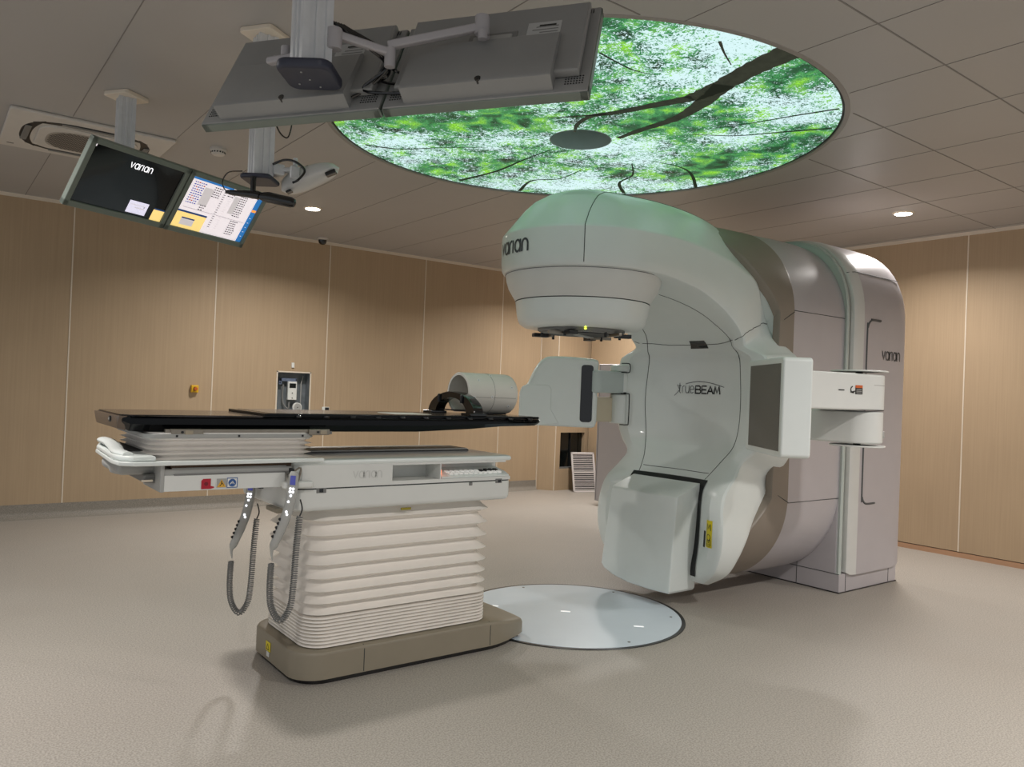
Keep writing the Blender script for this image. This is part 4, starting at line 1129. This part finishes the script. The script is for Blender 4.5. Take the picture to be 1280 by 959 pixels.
def scr_black(t, R):
    m = MB(); m.box(*R(0, 1, 0, 1, OFFS)); s_ = m.build('screen', t, world=False)
    m = MB(); ls, W_ = word('varian', .028, .24)
    m.strokes(fit(ls, W_, .125, -.045, .092), .0045, lambda u, v: Vector((u, .0095, v)), mat('logo_white', (240, 240, 244), .4, emit=.9)); m.build('screen_logo', s_, world=False)
    m = MB(); m.box(*R(.58, .80, .035, .26, mat('screen_lilac', (216, 212, 232), .4, emit=.65), .0006)); m.box(*R(.60, .78, .19, .20, SCG, .001)); m.box(*R(.66, .77, .14, .155, SCG, .001)); m.box(*R(.755, .765, .17, .185, SCT, .0012)); m.build('dialog_box', s_, world=False)
    m = MB(); m.box(*R(.87, 1, .0, .20, SCY, .0006)); m.box(*R(.875, 1, .20, .225, SCN, .0006)); m.build('side_window', s_, world=False)
    m = MB(); m.box(*R(.0, .02, .955, 1, SCW, .0006)); m.build('corner_icon', s_, world=False)
def scr_table(t, R):
    m = MB(); m.box(*R(0, 1, 0, 1, SCW)); s_ = m.build('screen', t, world=False)
    m = MB(); m.box(*R(0, .56, .955, 1, SCB, .0006)); m.box(*R(.93, 1, 0, .95, SCB, .0006)); m.box(*R(.935, .995, .66, .71, SCO, .001))
    for k in range(5): m.box(*R(.955, .975, .12+.10*k, .13+.10*k, SCW, .001))
    m.build('blue_bar', s_, world=False)
    m = MB(); m.box(*R(0, .40, 0, .30, SCY, .0006)); m.box(*R(0, .40, .30, .335, SCN, .0008)); m.box(*R(.10, .27, .06, .20, SCG, .001)); m.box(*R(.10, .27, .185, .21, SCN, .0014)); m.build('yellow_window', s_, world=False)
    m = MB(); rnd = random.Random(3)
    for (u0, u1, v0, v1, k) in ((.05, .18, .45, .90, 0), (.32, .42, .68, .90, 2), (.24, .30, .38, .50, 2), (.46, .60, .12, .86, 3), (.70, .80, .45, .88, 2), (.72, .82, .05, .36, 2), (.52, .60, .80, .86, 1)):
        v = v1
        while v > v0:
            if k == 3: m.box(*R(u0+(u1-u0)*(v1-v)/(v1-v0)*.0, u0+.03, v, v+.010, SCT, .001)); m.box(*R(u0+.09, u0+.12, v, v+.010, SCG, .001))
            else:
                x = u0
                while x < u1:
                    w_ = .012+.012*rnd.random(); m.box(*R(x, x+w_, v, v+.018, (SCR if rnd.random() < .15 else SCBT) if k == 0 else SCT, .001)); x += w_+.010
            v -= .045
    m.box(*R(.05, .45, .40, .404, SCT, .001)); m.box(*R(.50, .90, .40, .404, SCT, .001)); m.box(*R(.20, .32, .50, .86, SCG, .0004)); m.box(*R(.62, .70, .50, .86, SCG, .0004))
    m.build('table_text', s_, world=False, kind='stuff')
M3 = mon_matrix((-2.10, .92, 2.27), .473, .607, False)
monitor('grey ceiling monitor showing a black screen with a white logo', M3, -.288, .574, .366, scr_black)
monitor('grey monitor showing a white table of figures with blue bars and a yellow window', M3, .288, .574, .366, scr_table)
M1 = mon_matrix((-2.02, -1.36, 2.276), -.938, -.55, True) @ Matrix.Rotation(math.radians(1.3), 4, 'Y')
def scr_dark(t, R):
    m = MB(); m.box(*R(0, 1, 0, 1, OFFS)); m.build('screen', t, world=False)
W1, H1 = .620, .385
monitor('monitor back overhead in front of the leafy ceiling panel', M1, -W1/2, W1, H1, scr_dark)
monitor('monitor back overhead crossed by the nearest ceiling post', M1, W1/2, W1, H1, scr_dark)
# arms that carry the near pair
ARMW = mat('arm_grey_white', (172, 168, 170), .4, var=.02)
def wp(M, x, y, z): return M @ Vector((x, y, z))
pR = wp(M1, -W1/2+.02, .10, .03); j1 = Vector((-2.121, -1.489, 2.265))
def beam(mb, a, b, w, h, m_, r=.006):
    a = Vector(a); b = Vector(b); d = b-a; L_ = d.length; q = d.to_track_quat('X', 'Z').to_matrix().to_4x4()
    mb.box(-.008, L_+.008, -w/2, w/2, -h/2, h/2, m_, r, M=Matrix.Translation(a) @ q)
m = MB(); beam(m, (-2.285, -1.42, 2.312), (j1.x, j1.y, 2.278), .026, .022, ARMW); m.cyl((j1.x, j1.y), .016, 2.236, 2.292, ARMW, bev=.003, n=20); m.build('swing_arm', c1)
m = MB(); beam(m, (j1.x, j1.y, 2.30), (pR.x, pR.y, pR.z+.012), .026, .024, ARMW); m.cyl((pR.x, pR.y), .022, pR.z-.012, pR.z+.045, ARMW, bev=.005, n=24); m.cyl((pR.x-.012, pR.y-.022), .014, pR.z-.035, pR.z-.008, ARMW, bev=.003, n=18); beam(m, pR, wp(M1, -W1/2+.02, .066, .03), .03, .03, ARMW)
m.build('swing_arm', c1)
m = MB(); beam(m, (-2.34, -1.36, 2.245), (-2.39, -1.27, 2.245), .026, .02, ARMW); m.cyl((-2.36, -1.308), .014, 2.245, 2.285, ARMW, bev=.003, n=18); beam(m, (-2.375, -1.285, 2.25), wp(M1, W1/2, .066, -.03), .026, .022, ARMW); m.build('swing_arm', c1)
m = MB(); m.cyl((-2.268, -1.433), .022, 2.262, 2.322, ARMW, bev=.004, n=22); m.build('arm_collar', c1)
for k in range(5):
    m = MB(); r_ = random.Random(k)
    a = Vector((-2.27+.008*k, -1.42, 2.345)); b = j1+Vector((-.03+.012*k, .02, .005)); c = wp(M1, -.02+.02*k, .055, -.05-.02*k); d = wp(M1, (.10 if k % 2 else -.12-.02*k), .045, -.10-.015*k)
    m.tube([a, b, c, d], .0045, BLACK, smooth=8, n=6); m.build('cable', c1)
# arms behind the lit pair
m = MB(); beam(m, (-2.30, 1.31, 2.28), wp(M3, 0, .10, .02), .05, .05, ARMW); beam(m, wp(M3, -.30, .085, .02), wp(M3, .30, .085, .02), .04, .05, ARMW); m.build('cross_arm', c3)

# camera pod on the middle post
_c, _s = math.cos(math.radians(24)), math.sin(math.radians(24))
_X = Vector((.797*_c, -.604*_c, _s)); _Y = Vector((.604, .797, 0)); _Z = _X.cross(_Y)
Mp = Matrix(((_X.x, _Y.x, _Z.x, -1.765), (_X.y, _Y.y, _Z.y, -.065), (_X.z, _Y.z, _Z.z, 2.255), (0, 0, 0, 1)))
pod = thing('camera_pod', 'white rounded motion-tracking camera pod on a metal bracket at the middle post', 'camera', (-1.765, -.065, 2.255))
PODW = mat('pod_white', (206, 206, 204), .35, coat=.2)
m = MB(); R = []
for i in range(17):
    u = -1+2*i/16; s_ = math.sqrt(max(0, 1-abs(u)**2.6)); x = u*.142
    hh_ = max(.004, (.062-.012*u)*s_); ww = max(.004, .075*s_)
    R.append([(x, ww*math.cos(a), hh_*math.sin(a)*(1 if math.sin(a) > 0 else .55)) for a in [2*PI*k/24 for k in range(24)]])
m.rings([[Mp @ Vector(p) for p in r] for r in R], PODW); m.build('shell', pod)
m = MB(); m.box(.078, .128, -.058, -.02, -.030, -.012, BLACK, .004, M=Mp @ Matrix.Rotation(.0, 4, 'Z')); m.build('lens_window', pod)
m = MB(); m.box(-.118, -.092, -.056, -.02, -.034, -.024, BLACK, .003, M=Mp); m.build('lens_window', pod)
m = MB(); m.box(-.03, .0, -.045, -.03, .046, .052, DARK, .0005, M=Mp); m.box(.01, .02, -.045, -.03, .044, .050, DARK, M=Mp); m.build('vent_slot', pod)
m = MB(); m.box(-1.935, -1.885, -.06, .0, 2.25, 2.30, ALU, .006); beam(m, (-1.89, -.04, 2.275), (-1.84, -.07, 2.285), .04, .02, ALU); beam(m, (-1.855, -.06, 2.28), wp(Mp, -.05, -.02, .03), .03, .03, ALU); m.cyl((-1.85, -.09), .010, 2.265, 2.33, ALU, n=14, bev=.002); m.box(-1.875, -1.835, -.11, -.09, 2.235, 2.29, ALU, .004); m.build('bracket', pod)
m = MB(); m.tube([(-1.94, -.055, 2.292), (-1.90, -.09, 2.312), (-1.86, -.12, 2.305), (-1.825, -.14, 2.27), (-1.85, -.14, 2.225), (-1.87, -.12, 2.21)], .0055, BLACK, smooth=8, n=8); m.build('cable', pod)
m = MB(); m.tube([(-1.93, -.02, 2.50), (-1.91, -.05, 2.44), (-1.885, -.07, 2.42), (-1.87, -.07, 2.46), (-1.865, -.07, 2.51)], .0035, BLACK, smooth=8, n=6); m.build('cable', c2)
m = MB(); m.box(-1.935, -1.85, -.07, .0, 2.50, 2.53, ALU, .004); m.build('upper_bracket', c2)
# microphone
mic = thing('microphone', 'black rod microphone hanging under the middle post in front of the lit table screen', 'microphone', (-2.0, -.09, 2.14))
m = MB()
def rpt(px, dz): return Vector((-2.005+px*.797, -.09-px*.604, dz-.02))
m.tube([rpt(-.15, 2.165), rpt(-.12, 2.162), rpt(-.02, 2.155), rpt(.0, 2.15)], lambda u: .006+.012*min(1, u*1.5), BLACK, smooth=4, n=12)
m.tube([rpt(-.0, 2.150), rpt(.02, 2.148), rpt(.04, 2.146), rpt(.14, 2.128), rpt(.155, 2.125), rpt(.16, 2.124)], lambda u: [.014, .021, .024, .024, .018, .006][min(5, int(u*5.999))], BLACK, n=18)
m.build('body', mic)
m = MB(); m.cyl((rpt(-.03, 0).x, rpt(-.03, 0).y), .012, 2.12, 2.215, BLACK, n=14); m.build('mount', mic)
m = MB(); m.tube([rpt(-.08, 2.258), rpt(-.14, 2.25), rpt(-.165, 2.21), rpt(-.15, 2.17), rpt(-.10, 2.158)], .0028, BLACK, smooth=8, n=6); m.build('cable', mic)

# ================================================================== other ceiling fittings
ac = thing('air_conditioner_cassette', 'square white ceiling air-conditioning cassette with round grille behind the left post', 'air conditioner', (-2.335, 2.43, ZC))
ACM = mat('cassette_white', (206, 200, 192), .45)
m = MB(); m.prism(rrect(-.465, .465, -.465, .465, .02), -.022, 0, ACM, r=.008); m.build('fascia', ac, world=False)
for q in range(4):
    M = Matrix.Rotation(q*PI/2, 4, 'Z'); L = []
    for k in range(21):
        u = -1+2*k/20; x = .33*u; yo = -.375-.0*u*u+.105*abs(u)**3; yi = yo+(.055*(1-abs(u)**4)+.006)
        L.append([(x, yo, -.0225), (x, yo-.001, -.020), (x, yi, -.020), (x, yi, -.0235)])
    m = MB(); m.rings(L, DARK, M=M); m.build('air_slot', ac, world=False)
    m = MB(); m.box(-.18, .18, -.362, -.325, -.030, -.024, GREY, .003, M=M @ Matrix.Rotation(.0, 4, 'X')); m.build('flap', ac, world=False)
m = MB(); m.prism(rrect(-.285, .285, -.285, .285, .12, 8), -.034, -.02, ACM, r=.008); m.build('centre_plate', ac, world=False)
m = MB()
R = []
for k in range(48):
    a = 2*PI*k/48; c, s_ = math.cos(a), math.sin(a); rr_ = 1/((abs(c)**3+abs(s_)**3)**(1/3)); R.append((.232*c*rr_, .232*s_*rr_))
m.prism(R, -.0365, -.03, mat('grille_pale', (168, 160, 150), .5)); gr = m.build('grille', ac, world=False)
m = MB(); s3 = .0235
for i in range(-11, 12):
    for j in range(-12, 13):
        x = i*s3+(s3/2 if j % 2 else 0); y = j*s3*.866
        if abs(x)**3+abs(y)**3 < .218**3:
            V = [(x+.0098*math.cos(PI/6+k*PI/3), y+.0098*math.sin(PI/6+k*PI/3), -.0372) for k in range(6)]; m.add(V, [[0, 1, 2, 3, 4, 5]], DARK)
m.build('grille_holes', gr, world=False, kind='stuff')
m = MB(); m.box(-.42, -.38, .36, .372, -.0235, -.021, DARK); m.build('receiver_window', ac, world=False)
sd = thing('smoke_detector', 'small round white smoke detector on the ceiling between the posts', 'smoke detector', (-1.60, 1.975, ZC))
m = MB(); m.lathe([(.055, 0), (.055, -.014), (.046, -.02), (.046, -.034), (.036, -.044), (.01, -.046)], ACM, n=32); m.build('body', sd, world=False)
m = MB()
for k in range(16):
    a = 2*PI*k/16; m.box(-.004, .004, -.002, .002, -.033, -.024, DARK, M=Matrix.Rotation(a, 4, 'Z') @ Matrix.Translation((0, .0462, 0)))
m.build('vent_ring', sd, world=False)
dc = thing('dome_camera', 'small dome security camera where the left wall meets the ceiling', 'security camera', (.255, 4.50, ZC+.001))
m = MB(); m.lathe([(.06, 0), (.06, -.016), (.052, -.022), (.045, -.022)], ACM, n=32); m.build('ring', dc, world=False)
m = MB(); m.lathe([(.045, -.018), (.045, -.034), (.038, -.056), (.022, -.070), (.004, -.074)], BLACK, n=32); m.build('dome', dc, world=False)

# ================================================================== wall fittings
btn = thing('emergency_stop_switch', 'yellow emergency stop box with red knob on the left wall', 'switch', (-.965, YL, 1.214))
m = MB(); m.box(-.034, .034, -.045, 0, -.037, .037, mat('switch_yellow', (222, 174, 26), .45), .006); m.build('box', btn, world=False)
m = MB(); m.cyl((0, 0), .019, -.052, -.044, mat('switch_dark', (70, 48, 20), .5), axis='y', n=24); m.cyl((0, 0), .017, -.072, -.05, mat('switch_red', (190, 90, 40), .4), axis='y', n=24, bev=.004); m.build('knob', btn, world=False)
sr = thing('service_recess_box', 'open square wall box with white frame holding a controller and a round dial', 'wall box', (.07, YL, 1.21))
HW, HH = .185, .215
ZINC = mat('zinc_grey', (128, 134, 138), .4, metal=.4, var=.15, vscale=12)
m = MB(); 
m.box(-HW, HW, .12, .125, -HH, HH, ZINC); m.box(-HW, -HW+.004, 0, .12, -HH, HH, ZINC); m.box(HW-.004, HW, 0, .12, -HH, HH, ZINC); m.box(-HW, HW, 0, .12, -HH, -HH+.004, ZINC); m.box(-HW, HW, 0, .12, HH-.004, HH, ZINC); m.build('box', sr, world=False)
m = MB(); 
for a in ((-HW-.008, HW+.008, HH-.004, HH+.010), (-HW-.008, HW+.008, -HH-.010, -HH+.004)): m.box(a[0], a[1], -.004, .004, a[2], a[3], CREAM)
for a in ((-HW-.010, -HW+.004), (HW-.004, HW+.010)): m.box(a[0], a[1], -.004, .004, -HH-.01, HH+.01, CREAM)
m.build('frame', sr, world=False)
m = MB(); m.box(-.045, .055, .04, .075, -.085, .115, WHITE2, .006); ctl = m.build('controller', sr, world=False)
m = MB(); m.box(-.030, .042, .037, .041, .045, .095, mat('lcd_black', (20, 26, 26), .2)); m.build('display', ctl, world=False)
m = MB(); m.cyl((.004, -.01), .006, .036, .041, DARK, axis='y', n=10); m.cyl((.004, -.065), .006, .036, .041, DARK, axis='y', n=10); m.build('key', ctl, world=False)
m = MB(); m.cyl((.065, -.165), .052, .03, .06, WHITE2, axis='y', n=32, bev=.005); m.cyl((.065, -.165), .042, .028, .031, LGREY, axis='y', n=32); m.cyl((.065, -.165), .006, .024, .03, INK, axis='y', n=10); m.build('dial', sr, world=False)
m = MB(); m.box(-.14, .06, .06, .09, .115, .150, mat('blue_grey_metal', (112, 124, 148), .4, metal=.3), .003); m.box(-.14, -.11, .06, .09, .08, .15, mat('blue_grey_metal', (112, 124, 148), .4), .003)
for x, z in ((-.13, .135), (-.13, .10), (.05, .135)): m.cyl((x, z), .007, .055, .062, DARK, axis='y', n=10)
m.build('bracket', sr, world=False)
m = MB(); m.tube([(-.085, .08, .08), (-.09, .08, -.05), (-.075, .07, -.14), (-.03, .06, -.18), (-.02, .06, -.11)], .010, GREY, smooth=6, n=8); m.tube([(.12, .09, -.2), (.12, .09, .1), (.14, .09, .18)], .006, LGREY, n=6); m.build('pipe', sr, world=False)
th = MB(); th.box(.035, .065, YL-.015, YL, 1.475, 1.53, WHITE2, .003); tag(th.build('wall_sensor'), 'tiny white sensor on the left wall just above the open wall box', 'sensor')
so = thing('wall_socket', 'small wall socket half black half white, right of the open wall box', 'socket', (.445, YL, 1.028))
m = MB(); m.box(-.04, .045, -.010, 0, -.030, .030, WHITE2, .003); m.build('plate', so, world=False)
m = MB(); m.box(-.008, .040, -.014, -.008, -.024, .024, DARK, .002); m.build('insert', so, world=False)

# cabinet and leaning grille far behind the machine
cb = thing('equipment_cabinet', 'tall grey equipment cabinet standing behind the machine beside the leaning grille', 'cabinet', (3.6, 2.8, 0))
CBM = mat('cabinet_grey', (172, 168, 170), .45, var=.01)
m = MB(); m.box(3.25, 3.95, 2.30, 3.26, .06, 1.675, CBM, .006); m.build('body', cb)
m = MB(); m.tube([(3.247, 3.262, 1.21), (3.247, 2.3, 1.21)], .003, SEAM, n=4); m.tube([(3.247, 3.235, .07), (3.247, 3.235, 1.67)], .002, SEAM, n=4); m.build('door_gap', cb)
for x in (3.32, 3.88):
    for y in (2.40, 3.14):
        m = MB(); m.cyl((x, y), .03, 0, .06, DARK, n=16); m.build('foot', cb)
gv = thing('leaning_vent_grille', 'white slatted vent grille leaning upright against the corner below the dark window', 'vent grille', (3.99, 4.22, 0), rot=(math.radians(-15), 0, math.radians(-18)))
GW = mat('grille_white', (214, 208, 206), .45)
m = MB(); m.box(-.17, .17, -.008, .008, 0, .022, GW); m.box(-.17, .17, -.008, .008, .518, .54, GW); m.box(-.17, -.148, -.008, .008, 0, .54, GW); m.box(.148, .17, -.008, .008, 0, .54, GW); m.box(-.17, .17, -.008, .008, .26, .275, GW); m.build('frame', gv, world=False)
m = MB(); m.box(-.15, .15, .010, .012, .02, .52, DARK)
m.build('backing', gv, world=False)
for k in range(20):
    m = MB(); m.box(-.15, .15, -.006, .006, -.004, .004, GW, M=Matrix.Translation((0, 0, .034+.0252*k)) @ Matrix.Rotation(.5, 4, 'X')); m.build('slat', gv, world=False)

#CAMERA
import math as _m
YAW, PIT, ROL, FPX = 9.22504043e-01, 9.14966407e-03, 3.93740579e-02, 976.99
f_ = Vector((_m.cos(PIT)*_m.cos(YAW), _m.cos(PIT)*_m.sin(YAW), _m.sin(PIT)))
r_ = Vector((_m.sin(YAW), -_m.cos(YAW), 0)); u_ = r_.cross(f_)
r2 = r_*_m.cos(ROL)+u_*_m.sin(ROL); u2 = r2.cross(f_)
cd = bpy.data.cameras.new('camera'); cam = bpy.data.objects.new('camera', cd); COL.objects.link(cam)
cd.sensor_fit = 'HORIZONTAL'; cd.sensor_width = 36; cd.lens = 36*FPX/1280
cam.matrix_world = Matrix(((r2.x, u2.x, -f_.x, -3.165), (r2.y, u2.y, -f_.y, -3.510), (r2.z, u2.z, -f_.z, 1.32), (0, 0, 0, 1)))
cd.clip_start = .02
scn.camera = cam
w = bpy.data.worlds.new('world'); scn.world = w; w.use_nodes = True
w.node_tree.nodes['Background'].inputs['Color'].default_value = (.92, .96, 1, 1); w.node_tree.nodes['Background'].inputs['Strength'].default_value = .34
scn.view_settings.view_transform = 'Standard'; scn.view_settings.exposure = .38
scn.cycles.use_denoising = True
